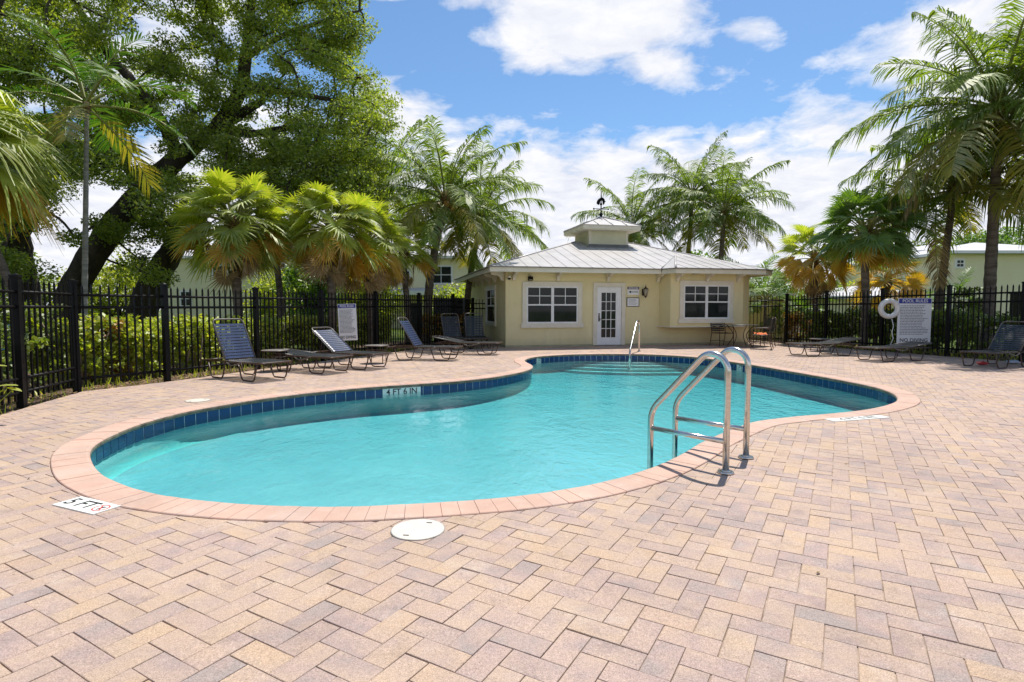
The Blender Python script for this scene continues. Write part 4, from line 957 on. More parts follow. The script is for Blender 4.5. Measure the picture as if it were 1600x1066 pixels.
def lounger(c, heading, back, label, dark=False, seatz=0.32, group='strap loungers on the pool deck'):
    """local +x points to the foot end"""
    t = thing('sun_lounger', (c.x, c.y, 0), label, 'sun lounger', heading, group)
    ba = R(back); xf, xh, bl = 0.86, -0.16, 0.80; hw_ = CW / 2
    bk = Vector((-math.cos(ba), 0, math.sin(ba))); hin = Vector((xh, 0, seatz))
    m = MB()
    P = [Vector((-0.86, -hw_, seatz - 0.02)), Vector((xf, -hw_, seatz - 0.005)), Vector((xf, hw_, seatz - 0.005)), Vector((-0.86, hw_, seatz - 0.02))]
    m.tube(smooth_path(P, [0, 0.07, 0.07, 0], 5), 0.0145, 8); m.tube([(-0.86, -hw_, seatz - 0.02), (-0.86, hw_, seatz - 0.02)], 0.012, 6); m.build('seat_frame', M_frame, t)
    m = MB(); e = bk * bl
    P = [hin + Vector((0, -hw_ + 0.02, 0)), hin + e + Vector((0, -hw_ + 0.02, 0)), hin + e + Vector((0, hw_ - 0.02, 0)), hin + Vector((0, hw_ - 0.02, 0))]
    m.tube(smooth_path(P, [0, 0.09, 0.09, 0], 6), 0.0145, 8); m.build('backrest_frame', M_cap, t)
    for sx_, x0 in ((1, 0.50), (0, -0.40)):
        for sy_ in (-1, 1):
            y = sy_ * (hw_ + 0.0); m = MB(); h = seatz - 0.015
            P = [Vector((x0 - 0.27, y, h)), Vector((x0 - 0.165, y, 0.0125)), Vector((x0 + 0.165, y, 0.0125)), Vector((x0 + 0.27, y, h))]
            m.tube(smooth_path(P, [0, 0.06, 0.06, 0], 5), 0.0125, 7); m.build('leg', M_frame, t)
    for sy_ in (-1, 1):
        y = sy_ * (hw_ + 0.022); m = MB(); m.tube(smooth_path([Vector((xh + 0.10, y, seatz - 0.03)), Vector((xh + 0.22, y, seatz - 0.075)), Vector((xh + 0.42, y, seatz - 0.045)), Vector((xh + 0.52, y, seatz + 0.0))], [0, .05, .05, 0], 4), 0.014, 6); m.build('arm_bracket', M_cap, t)
    if back > 5:
        top = hin + bk * 0.42; m = MB()
        for sy_ in (-1, 1): m.tube([top + Vector((0, sy_ * (hw_ - 0.03), 0)), Vector((top.x - 0.05, sy_ * (hw_ - 0.03), seatz - 0.02))], 0.008, 5)
        m.build('support_strut', M_frame, t, kind='stuff')
    x = xh + 0.04
    while x < xf - 0.03:
        s = link('strap', ME_strapk, t, loc=(x, 0, seatz + 0.012 + random.uniform(-.001, .001))); x += 0.0575  # seats take the darker strap: their dull grazing-angle look painted into the colour
    d = 0.05
    while d < bl - 0.06:
        p = hin + bk * d; nrm = Vector((math.sin(ba), 0, math.cos(ba)))
        s = link('strap', ME_strapk if dark else ME_strap, t, loc=p + nrm * 0.012, rot=(0, ba, 0)); d += 0.0575
    return t
lounger(Vector((-4.67, 9.86, 0)), R(-32), 62, 'navy strap lounger with steeply raised back, nearest on the left side')
lounger(Vector((-3.93, 10.94, 0)), R(-29), 4, 'flat dark strap lounger between the nearest raised one and the rules sign', dark=True)
lounger(Vector((-3.36, 11.62, 0)), R(-26), 38, 'half reclined strap lounger directly in front of the left rules sign')
lounger(Vector((-2.07, 13.4, 0)), R(-11), 58, 'navy strap lounger with raised back beyond the second side table on the left')
lounger(Vector((-1.15, 15.0, 0)), R(-10), 11, 'nearly flat grey strap lounger closest to the left corner of the pool house', dark=True)
lounger(Vector((-1.75, 17.3, 0)), R(-62), 66, 'dark upright lounger facing the pool by the end of the back fence', dark=True)
lounger(Vector((-1.12, 17.55, 0)), R(-75), 68, 'dark upright lounger pushed against the yellow side wall', dark=True)
lounger(Vector((8.05, 14.6, 0)), R(191), 9, 'flat dark strap lounger on the right, farthest one from the camera', dark=True)
lounger(Vector((8.93, 13.2, 0)), R(199), 6, 'flat dark strap lounger standing in front of the right rules sign', dark=True)
lounger(Vector((10.28, 11.85, 0)), R(204), 50, 'dark strap lounger with raised back at the right edge of the deck', dark=True)

M_tabletop = surf('table_top', (0.16, 0.15, 0.14), (0.24, 0.22, 0.20), 8, 0.35)
def side_table(c, label, r=0.26, h=0.40):
    t = thing('side_table', (c.x, c.y, 0), label, 'side table', group='low round side tables between the loungers')
    m = MB(); m.cyl((0, 0, h - 0.012), r, 0.014, 28); m.build('table_top', M_tabletop, t)
    m = MB(); m.tube([(r * math.cos(a), r * math.sin(a), h - 0.010) for a in np.linspace(0, 2 * math.pi, 29)[:-1]], 0.012, 6, closed=True); m.build('rim', M_frame, t)
    for a in range(4):
        an = math.pi / 4 + a * math.pi / 2; m = MB(); m.tube([(r * 0.9 * math.cos(an), r * 0.9 * math.sin(an), h - 0.02), (r * 0.9 * math.cos(an), r * 0.9 * math.sin(an), 0.008)], 0.010, 6); m.build('leg', M_frame, t)
    m = MB(); m.tube([(r * 0.88 * math.cos(a), r * 0.88 * math.sin(a), h * 0.72) for a in np.linspace(0, 2 * math.pi, 25)[:-1]], 0.007, 5, closed=True); m.build('stretcher_ring', M_frame, t)
side_table(Vector((-4.62, 10.95, 0)), 'small round side table behind the foot of the nearest left lounger', 0.25, 0.41)
side_table(Vector((-3.02, 12.55, 0)), 'small round side table right of the left rules sign')
side_table(Vector((8.78, 16.0, 0)), 'small round side table behind the farthest right lounger', 0.28, 0.36)

# ------------------------------------------------------------------ patio set by the bay window
ME_cstrap = strap_mesh(0.46, 0.045).mesh('strap', M_strapk)
def patio_chair(c, rz, label):
    """local +x is where the sitter looks"""
    t = thing('patio_chair', (c.x, c.y, 0), label, 'chair', rz, 'strap dining chairs round the patio table'); w = 0.25; sz_ = 0.42
    for s in (-1, 1):
        m = MB(); m.tube(smooth_path([Vector((0.27, s * w, 0)), Vector((0.25, s * w, 0.62)), Vector((-0.12, s * w, 0.64)), Vector((-0.22, s * w, 0.60))], [0, .08, .05, 0], 5), 0.012, 7); m.build('arm', M_frame, t)
        m = MB(); m.tube([Vector((-0.30, s * w, 0)), Vector((-0.20, s * w, sz_)), Vector((-0.30, s * w, 0.90))], 0.012, 7); m.build('leg', M_frame, t)
    m = MB(); m.tube([(-0.20, -w, sz_), (0.26, -w, sz_), (0.26, w, sz_), (-0.20, w, sz_)], 0.011, 6, closed=True); m.build('seat_frame', M_frame, t)
    m = MB(); m.tube(smooth_path([Vector((-0.20, -w, sz_)), Vector((-0.305, -w, 0.93)), Vector((-0.305, w, 0.93)), Vector((-0.20, w, sz_))], [0, .08, .08, 0], 5), 0.012, 7); m.build('backrest_frame', M_frame, t)
    for z in (0.16,): 
        m = MB(); m.tube([(0.262, -w, z), (0.262, w, z)], 0.009, 6); m.tube([(-0.262, -w, z), (-0.262, w, z)], 0.009, 6); m.build('stretcher', M_frame, t, kind='stuff')
    for k in range(7): link('strap', ME_cstrap, t, loc=(-0.14 + k * 0.058, 0, sz_ + 0.014))
    for k in range(7):
        f = k / 6; link('strap', ME_cstrap, t, loc=(-0.215 - 0.085 * (0.15 + f * 0.75), 0, sz_ + 0.08 + f * 0.37), rot=(0, R(80), 0))
    return t
tb = Vector((7.25, 17.9, 0))
t = thing('patio_table', tb, 'round glass topped patio table under the bay window', 'table')
M_tglass = surf('table_glass', (0.34, 0.38, 0.37), (0.42, 0.46, 0.44), 6, 0.05, spec=0.8)
m = MB(); m.cyl((0, 0, 0.70), 0.53, 0.010, 40); m.build('glass_top', M_tglass, t)
m = MB(); m.tube([(0.535 * math.cos(a), 0.535 * math.sin(a), 0.703) for a in np.linspace(0, 2 * math.pi, 41)[:-1]], 0.013, 6, closed=True); m.build('rim', M_cap, t)
for k in range(4):
    an = R(40) + k * math.pi / 2; m = MB(); m.tube(smooth_path([Vector((0.46 * math.cos(an), 0.46 * math.sin(an), 0.69)), Vector((0.16 * math.cos(an), 0.16 * math.sin(an), 0.38)), Vector((0.42 * math.cos(an), 0.42 * math.sin(an), 0.012))], [0, 0.2, 0], 8), 0.013, 6); m.build('leg', M_frame, t)
patio_chair(Vector((6.85, 18.35, 0)), R(-78), 'dark strap patio chair with its back to the bay window')
patio_chair(Vector((7.20, 16.9, 0)) + Vector((0.33, 0.05, 0)), R(150), 'dark strap patio chair right of the table with a red cloth on it')
patio_chair(Vector((8.1, 18.2, 0)), R(195), 'dark strap patio chair on the far side of the table by the corner fence')
t = thing('red_cloth', (7.50, 16.98, 0.447), 'small red and yellow cloth lying on the right patio chair', 'cloth')
m = MB(); vs = []; nx = 9
for i in range(nx):
    for j in range(nx): vs.append((-0.16 + 0.04 * i, -0.13 + 0.033 * j, 0.02 + 0.018 * math.sin(i * 1.3 + j) + 0.012 * math.cos(j * 1.7) - (0.05 if j in (0,) else 0)))
m.add(vs, [(i * nx + j, (i + 1) * nx + j, (i + 1) * nx + j + 1, i * nx + j + 1) for i in range(nx - 1) for j in range(nx - 1)], True)
m.build('folded_cloth', surf('red_fabric', (0.55, 0.05, 0.02), (0.65, 0.22, 0.03), 14, 0.85), t)

# ------------------------------------------------------------------ rules signs, life ring
def rules_sign(px0, py0, px1, py1, d, label, tilt=0.0, yaw=0.0):
    a, b = at(px0, py0, d), at(px1, py1, d); w, h = b.x - a.x, a.z - b.z; c = (a + b) / 2
    t = thing('rules_sign', c, label, 'sign', yaw); t.rotation_euler = (0, tilt, yaw); F = frame((0, -0.013, 0), (1, 0, 0), (0, -1, 0))
    m = MB(); m.box((0, 0, 0), (w, 0.02, h)); m.build('board', M_signw, t)
    hb = h * 0.115
    m = MB(); m.prism([(-w * 0.48, h / 2 - hb), (w * 0.48, h / 2 - hb), (w * 0.48, h / 2 - 0.012), (-w * 0.48, h / 2 - 0.012)], 0, 0.004, F); m.build('header_band', M_blue, t)
    m = MB(); text_on(m, 'POOL RULES', hb * 0.82, F @ Matrix.Translation((0, h / 2 - hb * 0.56, 0.006)), w / (hb * 0.82 * 7.6) * 1.02); m.build('title', M_signw, t)
    m = MB(); scribble(m, F, -w * 0.43, w * 0.43, -h * 0.30, h / 2 - hb * 1.3, 19, h * 0.0125, 11, 0.003); m.build('rules_print', M_ink, t, kind='stuff')
    m = MB(); text_on(m, 'NO DIVING', hb * 0.95, F @ Matrix.Translation((0, -h / 2 + hb * 0.75, 0.004)), w / (hb * 0.95 * 6.2) * 1.0); m.build('warning', M_black, t)
    for s in (-1, 1):
        m = MB(); m.box((s * w * 0.3, 0.03, 0), (0.04, 0.03, h * 0.9)); m.build('mounting_strip', M_iron, t)
    return t
rules_sign(1404, 466, 1452, 538, 14.75, 'large white rules sign with blue header mounted on the right fence', 0, R(-8))
rules_sign(529.5, 475, 557, 532, 13.25, 'smaller white rules sign hung on the left fence', R(-2), R(8))
lr = at(1388.5, 482.5, 14.85)
t = thing('life_ring', lr, 'white life ring with a hanging rope left of the right rules sign', 'life ring'); t.rotation_euler = (0, 0, R(-8))
m = MB(); m.tube([(0.205 * math.cos(a), 0, 0.205 * math.sin(a)) for a in np.linspace(0, 2 * math.pi, 37)[:-1]], 0.066, 12, closed=True); m.build('ring', surf('ring_foam', (0.66, 0.63, 0.58), (0.78, 0.75, 0.70), 7, 0.5, bump_d=0.001, bump_s=60), t)
m = MB()
for k in range(4):
    a = math.pi / 4 + k * math.pi / 2; m.tube([(0.205 * math.cos(a) + 0.069 * math.cos(q) * math.cos(a), 0.069 * math.sin(q), 0.205 * math.sin(a) + 0.069 * math.cos(q) * math.sin(a)) for q in np.linspace(0, 2 * math.pi, 13)[:-1]], 0.006, 5, closed=True)
m.build('band', M_signw, t, kind='stuff')
m = MB(); m.tube([(0.07, 0.0, -0.27), (0.12, 0, -0.45), (0.09, 0.01, -0.62), (0.125, 0, -0.78), (0.06, 0.0, -0.95)], 0.010, 6); m.build('rope', M_signw, t)
# odds and ends
def lump(name, c, size, mat, label, cat, seed):
    rr = np.random.default_rng(seed); t = MB(); t.sphere((0, 0, 0), 1, 12, 8); vs = []
    for v in t.v:
        k = 1 + 0.22 * rr.standard_normal() * 0.6; vs.append((v[0] * size[0] * k, v[1] * size[1] * k, max(0.0, (v[2] * 0.5 + 0.5)) * size[2] * k))
    t.v = vs; o = t.build(name, mat); o.location = c; tag(o, label, cat); return o
g = gp(1541, 571); lump('red_wrapper', (g.x, g.y + 0.05, 0.002), (0.11, 0.07, 0.07), M_red, 'small crumpled red wrapper under the rightmost lounger', 'litter', 3)
g = gp(1586, 569); lump('pale_bag', (g.x, g.y, 0.002), (0.16, 0.10, 0.08), surf('pale_blue_plastic', (0.35, 0.40, 0.50), (0.6, 0.63, 0.68), 20, 0.4), 'small pale blue bag on the pavers below the rightmost lounger', 'bag', 5)
def bin_box(name, p, size, mat, label, cat, rz=0):
    t = thing(name, p, label, cat, rz); m = MB(); m.prism([(-size[0] / 2, -size[1] / 2), (size[0] / 2, -size[1] / 2), (size[0] / 2, size[1] / 2), (-size[0] / 2, size[1] / 2)], 0, size[2]); m.build('cabinet', mat, t)
    m = MB(); m.box((0, 0, size[2] + 0.015), (size[0] + 0.05, size[1] + 0.05, 0.03)); m.build('lid', mat, t); return t
M_darkbox = surf('dark_green_paint', (0.010, 0.013, 0.014), (0.020, 0.026, 0.026), 5, 0.5)
b = at(1640, 545, 16.5); bin_box('utility_cabinet', (b.x, 16.5, 0), (1.7, 0.8, 1.65), M_darkbox, 'dark utility cabinet behind the fence at the right edge', 'cabinet')
b = at(648, 500, 20.5); tk = bin_box('dark_board', (b.x, 20.5, 0), (0.55, 0.12, 1.38), M_darkbox, 'dark upright board behind the hedge left of the pool house', 'board')
b = at(690, 500, 20.0); bin_box('dark_shed', (b.x + 0.3, 20.0, 0), (1.1, 0.6, 1.55), M_darkbox, 'dark storage box beside the croton bush behind the fence', 'storage box')
b = at(1237, 500, 21.5); bin_box('white_ac_unit', (b.x, 21.5, 0), (0.42, 0.4, 0.75), M_white, 'white equipment box behind the fence right of the pool house', 'equipment box')
b = at(9, 520, 9.5)
t = thing('garden_hose', (b.x, 9.5, 0.0), 'pale blue hose looped behind the side fence at the left edge', 'hose')
m = MB(); m.tube([(-0.5, 0, 1.15), (-0.2, 0, 1.2), (0.02, 0, 1.05), (0.10, 0, 0.8), (0.0, 0, 0.55), (-0.3, 0, 0.45)], 0.018, 7); m.build('hose_pipe', surf('hose_blue', (0.15, 0.36, 0.48), (0.25, 0.5, 0.6), 5, 0.4), t)
# stray leaves and grit on the deck
vs = []; fs = []
for k in range(420):
    if k < 240: x, y = random.uniform(-6, 12), random.uniform(2.2, 13)
    else:
        i = random.randrange(len(Dd)); x, y = Dd[i] - Dn[i] * abs(random.gauss(0, 0.25))
    if inside(np.array([[x, y]]), hole_poly)[0] or not inside(np.array([[x, y]]), deck)[0]: continue
    a = random.uniform(0, 6.28); l = random.uniform(0.008, 0.020); w_ = l * random.uniform(0.15, 0.5); ca, sa = math.cos(a), math.sin(a); b_ = len(vs)
    for (p, q, z) in ((-l, 0, 0.002), (0, w_, 0.008), (l, 0, 0.004), (0, -w_, 0.006)): vs.append((x + p * ca - q * sa, y + p * sa + q * ca, z + 0.002))
    fs.append((b_, b_ + 1, b_ + 2, b_ + 3))
me = bpy.data.meshes.new('fallen_leaves'); me.from_pydata(vs, [], fs); me.materials.append(surf('dry_leaf', (0.10, 0.055, 0.02), (0.30, 0.18, 0.07), 9, 0.8)); me.update(); link('fallen_leaves', me, kind='stuff')

# ------------------------------------------------------------------ foliage materials
def leaf_mat(name, cols, trans=0.40, rough=0.42, gloss=0.05, tcol=1.35):
    """thin leaf: diffuse, light passing through, a waxy sheen; colour differs from leaf to leaf"""
    m, nt, out = new_mat(name); geo = nt.nodes.new('ShaderNodeNewGeometry')
    k = len(cols); c = ramp(nt, geo.outputs['Random Per Island'], [(i / (k - 1), cc) for i, cc in enumerate(cols)])
    lg = noise(nt, geo.outputs['Position'], 0.9, 3, 0.6); c = mixc(nt, 1.0, c, ramp(nt, lg, [(0.3, 0.72), (0.7, 1.25)]), 'MULTIPLY')
    d = nt.nodes.new('ShaderNodeBsdfDiffuse'); L(nt, c, d.inputs[0])
    t = nt.nodes.new('ShaderNodeBsdfTranslucent'); L(nt, mixc(nt, 1.0, c, (tcol * 1.15, tcol * 1.15, tcol * 0.45), 'MULTIPLY'), t.inputs[0])
    g = nt.nodes.new('ShaderNodeBsdfGlossy'); g.inputs['Roughness'].default_value = rough + 0.28; g.inputs[0].default_value = (0.9, 0.9, 0.85, 1)
    a = nt.nodes.new('ShaderNodeMixShader'); a.inputs[0].default_value = trans; L(nt, d.outputs[0], a.inputs[1]); L(nt, t.outputs[0], a.inputs[2])
    f = nt.nodes.new('ShaderNodeFresnel'); f.inputs[0].default_value = 1.4
    b = nt.nodes.new('ShaderNodeMixShader'); L(nt, math_node(nt, 'MULTIPLY_ADD', f.outputs[0], 0.10, gloss * 0.35, clamp=True), b.inputs[0]); L(nt, a.outputs[0], b.inputs[1]); L(nt, g.outputs[0], b.inputs[2])
    L(nt, b.outputs[0], out.inputs[0]); return m
M_oak = leaf_mat('oak_leaf', [(0.14, 0.21, 0.030), (0.23, 0.31, 0.042), (0.34, 0.40, 0.06), (0.17, 0.25, 0.032), (0.44, 0.47, 0.08)], 0.50)
M_frond = leaf_mat('coconut_frond', [(0.10, 0.17, 0.018), (0.15, 0.225, 0.024), (0.22, 0.285, 0.034)], 0.46, 0.34, 0.06)
M_frond_y = leaf_mat('yellowing_frond', [(0.30, 0.26, 0.035), (0.20, 0.21, 0.03), (0.36, 0.28, 0.05)], 0.40, 0.35, 0.06)
M_frond_d = leaf_mat('dry_frond', [(0.36, 0.26, 0.14), (0.26, 0.17, 0.08), (0.44, 0.33, 0.19)], 0.25, 0.6, 0.02)
M_fan = leaf_mat('fan_palm_leaf', [(0.25, 0.32, 0.03), (0.34, 0.40, 0.042), (0.43, 0.45, 0.07)], 0.53, 0.30, 0.08)
M_fan_g = leaf_mat('green_fan_leaf', [(0.08, 0.17, 0.022), (0.12, 0.22, 0.028), (0.17, 0.27, 0.035)], 0.42, 0.30, 0.08)
M_fan_y = leaf_mat('golden_fan_leaf', [(0.58, 0.31, 0.04), (0.46, 0.33, 0.04), (0.62, 0.42, 0.07)], 0.46, 0.4, 0.05)
M_royal = leaf_mat('dark_palm_frond', [(0.04, 0.12, 0.016), (0.07, 0.15, 0.020), (0.11, 0.19, 0.026)], 0.38, 0.30, 0.06)
M_hedge = leaf_mat('hedge_leaf', [(0.20, 0.28, 0.02), (0.42, 0.48, 0.04), (0.28, 0.36, 0.03), (0.58, 0.54, 0.08)], 0.46, 0.35, 0.08)
M_hedge_d = leaf_mat('dark_hedge_leaf', [(0.08, 0.13, 0.016), (0.14, 0.20, 0.024), (0.25, 0.31, 0.035), (0.09, 0.14, 0.018)], 0.42, 0.35, 0.08)
M_croton = leaf_mat('croton_leaf', [(0.40, 0.10, 0.02), (0.35, 0.28, 0.03), (0.14, 0.12, 0.02), (0.48, 0.22, 0.03)], 0.35, 0.35, 0.08)
M_bark = surf('oak_bark', (0.035, 0.027, 0.020), (0.12, 0.095, 0.068), 4, 0.95, bump_d=0.05, bump_s=14, fine=0.5, aniso=(1, 1, 0.35))
M_palmbark = surf('palm_bark', (0.11, 0.085, 0.06), (0.24, 0.19, 0.145), 3.5, 0.9, bump_d=0.02, bump_s=20, fine=0.45, aniso=(1, 1, 5))
M_greybark = surf('slender_palm_bark', (0.20, 0.19, 0.165), (0.36, 0.34, 0.30), 3, 0.85, bump_d=0.008, bump_s=16, fine=0.3, aniso=(1, 1, 6))
M_fibre = surf('palm_fibre', (0.10, 0.05, 0.02), (0.24, 0.13, 0.05), 14, 0.9, bump_d=0.02, bump_s=40, fine=0.4)
M_coco = surf('coconut_husk', (0.26, 0.13, 0.03), (0.42, 0.22, 0.05), 5, 0.5)
M_twig = surf('twig', (0.16, 0.12, 0.09), (0.30, 0.24, 0.18), 8, 0.9)
M_stalk = surf('green_stalk', (0.16, 0.18, 0.04), (0.26, 0.26, 0.07), 8, 0.5)

# ------------------------------------------------------------------ fronds
def pinnate(elev, seed, length=3.0, droop=75, leaflet=0.60, n=62, width=0.046, hang=0.70, stiff=False):
    """feather leaf in the xz plane, starting at the origin and arching along +x"""
    rr = np.random.default_rng(seed); S = 13; th = R(elev); pts = [np.zeros(3)]; tans = []
    for i in range(S):
        s = (i + 0.5) / S; a = th - R(droop) * (s ** 1.35); t = np.array([math.cos(a), 0, math.sin(a)]); tans.append(t); pts.append(pts[-1] + t * length / S)
    pts = np.array(pts); tans = np.array(tans + [tans[-1]])
    side_bend = rr.normal(0, 0.10); pts[:, 1] += side_bend * (np.linspace(0, 1, S + 1) ** 2) * length * 0.5
    m = MB(); m.cur = 1; m.tube([tuple(p) for p in pts], [0.034 * (1 - 0.85 * i / S) for i in range(S + 1)], 4, cap=False); m.cur = 0
    Vv = []; Ff = []; ph = rr.uniform(0, 6.28, 4); drop = rr.uniform(0.3, 0.9, 2)
    for k in range(n):
        s = 0.14 + 0.86 * (k + 0.5) / n; x = s * S; i = min(int(x), S - 1); f = x - i; p = pts[i] * (1 - f) + pts[i + 1] * f; t = tans[i] * (1 - f) + tans[i + 1] * f; t /= np.linalg.norm(t)
        nrm = np.array([-t[2], 0, t[0]])
        ll = leaflet * (0.45 + 0.75 * math.sin(math.pi * min(1, (s - 0.05) * 0.93)) ** 0.7) * (1.0 if s < 0.9 else 1 - (s - 0.9) * 4.5)
        for sd in (-1, 1):
            if rr.random() < 0.05 + (0.55 if abs(s - drop[(sd + 1) // 2]) < 0.03 else 0): continue
            fw_ = 0.38 + 0.75 * s + 0.16 * math.sin(k * 0.55 + ph[sd + 1]) + rr.normal(0, 0.10); d = np.array([0, sd, 0]) * 1.0 + t * fw_ + nrm * (0.16 + rr.normal(0, 0.08)); d /= np.linalg.norm(d)
            L_ = ll * rr.uniform(0.88, 1.08); w = width * rr.uniform(0.8, 1.2); g = hang * (1 + 0.35 * math.sin(k * 0.4 + ph[sd + 1] * 2)) * rr.uniform(0.6, 1.3)
            q0 = p; q1 = p + d * L_ * 0.42 + np.array([0, 0, -g * 0.06 * L_]); q2 = q1 + (d * (1 - 0.30 * g) + np.array([0, 0, -0.85 * g])) * L_ * 0.34 ; q3 = q2 + (d * (1 - 0.55 * g) + np.array([0, 0, -1.25 * g])) * L_ * 0.30
            b = len(Vv); wv = t * 1.0
            for q, ww in ((q0, 0.5), (q1, 1.0), (q2, 0.75), (q3, 0.08)):
                Vv.append(q + wv * w * ww / 2); Vv.append(q - wv * w * ww / 2 + np.array([0, 0, 0.010 * ww]))
            Ff += [(b, b + 1, b + 3, b + 2), (b + 2, b + 3, b + 5, b + 4), (b + 4, b + 5, b + 7, b + 6)]
    m.add(Vv, Ff); return m
def fan(elev, seed, pet=0.80, rad=0.50, segs=26, droop=40, hang=0.70, spread=145):
    """palmate leaf: stalk arching along +x, pleated fan with drooping tips"""
    rr = np.random.default_rng(seed); S = 6; th = R(elev); pts = [np.zeros(3)]
    for i in range(S):
        a = th - R(droop) * ((i + .5) / S) ** 1.3; t = np.array([math.cos(a), 0, math.sin(a)]); pts.append(pts[-1] + t * pet / S)
    m = MB(); m.cur = 1; m.tube([tuple(p) for p in pts], [0.018 * (1 - 0.5 * i / S) for i in range(S + 1)], 4, cap=False); m.cur = 0
    H = pts[-1]; side = np.array([0, 1.0, 0]); a2 = th - R(droop) * 1.15; T = np.array([math.cos(a2), 0, math.sin(a2)]); Nn = np.array([-T[2], 0, T[0]])
    Vv = []; Ff = []; da = R(2 * spread) / segs
    def pt(phi, r, lift):
        cup = 0.16 * r * abs(math.sin(phi)); p = H + (T * math.cos(phi) + side * math.sin(phi)) * r + Nn * (lift + cup)
        over = max(0.0, r - rad * 0.42); p = p + np.array([0, 0, -1.0]) * hang * (over ** 1.7) * 1.15 ; return p
    for k in range(segs):
        phi = -R(spread) + da * (k + .5); rl = rad * (0.80 + 0.25 * math.cos(phi)) * rr.uniform(0.9, 1.08); b = len(Vv); r1 = rad * 0.56
        Vv += [pt(phi - da / 2, 0.02, 0), pt(phi, 0.02, 0.004), pt(phi + da / 2, 0.02, 0), pt(phi - da * .49, r1, 0), pt(phi, r1, 0.022), pt(phi + da * .49, r1, 0)]
        j = rr.normal(0, 0.03); w2 = da * 0.34; r2, r3 = rl * 0.80, rl * 1.06
        Vv += [pt(phi - w2 / 2 + j, r2, 0), pt(phi + j, r2, 0.012), pt(phi + w2 / 2 + j, r2, 0), pt(phi + 1.6 * j - .006, r3, 0), pt(phi + 1.6 * j + .006, r3, 0)]
        Ff += [(b, b + 1, b + 4, b + 3), (b + 1, b + 2, b + 5, b + 4), (b + 3, b + 4, b + 7, b + 6), (b + 4, b + 5, b + 8, b + 7), (b + 6, b + 7, b + 10, b + 9), (b + 7, b + 8, b + 10)]
    m.add(Vv, Ff); return m
ELEV = (82, 66, 48, 30, 12, -8, -30, -55)
def frond_set(kind, **kw):
    out = {}
    for e in ELEV:
        for s in (0, 1):
            droop = {82: 34, 66: 50, 48: 62, 30: 66, 12: 60, -8: 50, -30: 34, -55: 20}[e]
            if kind == 'feather': m = pinnate(e, 211 + s * 7 + e, droop=droop, **kw)
            else: m = fan(e, 205 + s * 3 + e, droop=30, **kw)
            me = m.mesh('frond', M_frond, M_stalk); out[(e, s)] = me
    return out
FEATHER = frond_set('feather')
FEATHER_S = frond_set('feather', length=2.0, leaflet=0.50, n=34, width=0.05, hang=0.25)
FAN = frond_set('fan')
FAN_L = frond_set('fan', pet=0.75, rad=0.85, hang=1.25, segs=34)
def place_fronds(t, top, fset, count, mats, scale, seed, emax=82, emin=-30, name='frond', jitter=None, dead=0, bias=1.0, base_r=0.08):
    """mats: [(upper elevation fraction, material)]; each frond is an object of its own"""
    rr = random.Random(seed); jitter = jitter or (30 if fset in (FAN, FAN_L) else 13)
    for k in range(count):
        f = (k + 0.5) / count; e = emax + (emin - emax) * (f ** bias) + rr.uniform(-7, 7); key = min(ELEV, key=lambda q: abs(q - e)); az = k * 2.39996 + rr.uniform(-0.25, 0.25)
        mat = [m_ for lim, m_ in mats if f <= lim][0] if not callable(mats) else mats(f, rr)
        o = link(name, fset[(key, rr.randint(0, 1))], t, loc=top + Vector((math.cos(az) * base_r, math.sin(az) * base_r, 0.10 - 0.30 * f)))
        o.rotation_euler = (R(rr.uniform(-jitter, jitter)) * 1.5, R(key - e), az); s = scale * rr.uniform(0.78, 1.10); o.scale = (s, s, s)
        o.material_slots[0].link = 'OBJECT'; o.material_slots[0].material = mat
def trunk_mesh(pts, r0, r1, ring=0.0, n=10, seed=0, flare=1.25, mat=None, name='trunk', t=None):
    P = catmull([Vector(p) for p in pts], False, 10); rr = random.Random(seed); k = len(P); rs = []
    for i in range(k):
        f = i / (k - 1); r = r0 + (r1 - r0) * f; r *= 1 + (flare - 1) * max(0, 1 - f * 9); r *= 1 + (ring if i % 2 else -ring) + rr.uniform(-.015, .015); rs.append(r)
    m = MB(); m.tube(P, rs, n); return m.build(name, mat or M_palmbark, t)
def coconut(base, top, scale, count, label, seed, group, r=0.13, mats=None, emin=-32, nuts=0, name='coconut_palm', bend=None, emax=82):
    t = thing(name, base, label, 'palm tree', group=group); tp = Vector(top) - Vector(base); mid = tp * 0.5 + Vector(bend or (0, 0, 0))
    trunk_mesh([(0, 0, -0.15), mid * 0.45 + Vector((0, 0, 0)), mid, tp * 0.78 + Vector(bend or (0, 0, 0)) * 0.55, tp], r, r * 0.62, 0.035, seed=seed, t=t, flare=1.5)
    m = MB(); m.sphere(tp + Vector((0, 0, 0.02)), r * 1.15, 10, 7, (1, 1, 1.9))
    m.build('crown_shaft', M_fibre, t)
    mats = mats or [(0.80, M_frond), (0.93, M_frond_y), (1.0, M_frond_y)]
    place_fronds(t, tp + Vector((0, 0, 0.12)), FEATHER, count, mats, scale, seed, emin=emin, emax=emax, bias=0.92)
    rr = random.Random(seed + 5)
    for k in range(nuts):
        a = rr.uniform(0, 6.28); m = MB(); p = tp + Vector((0.24 * math.cos(a), 0.24 * math.sin(a), rr.uniform(-0.42, -0.05))); m.sphere(p, 0.11, 10, 7, (0.9, 0.9, 1.15)); m.build('coconut', M_coco, t)
    return t
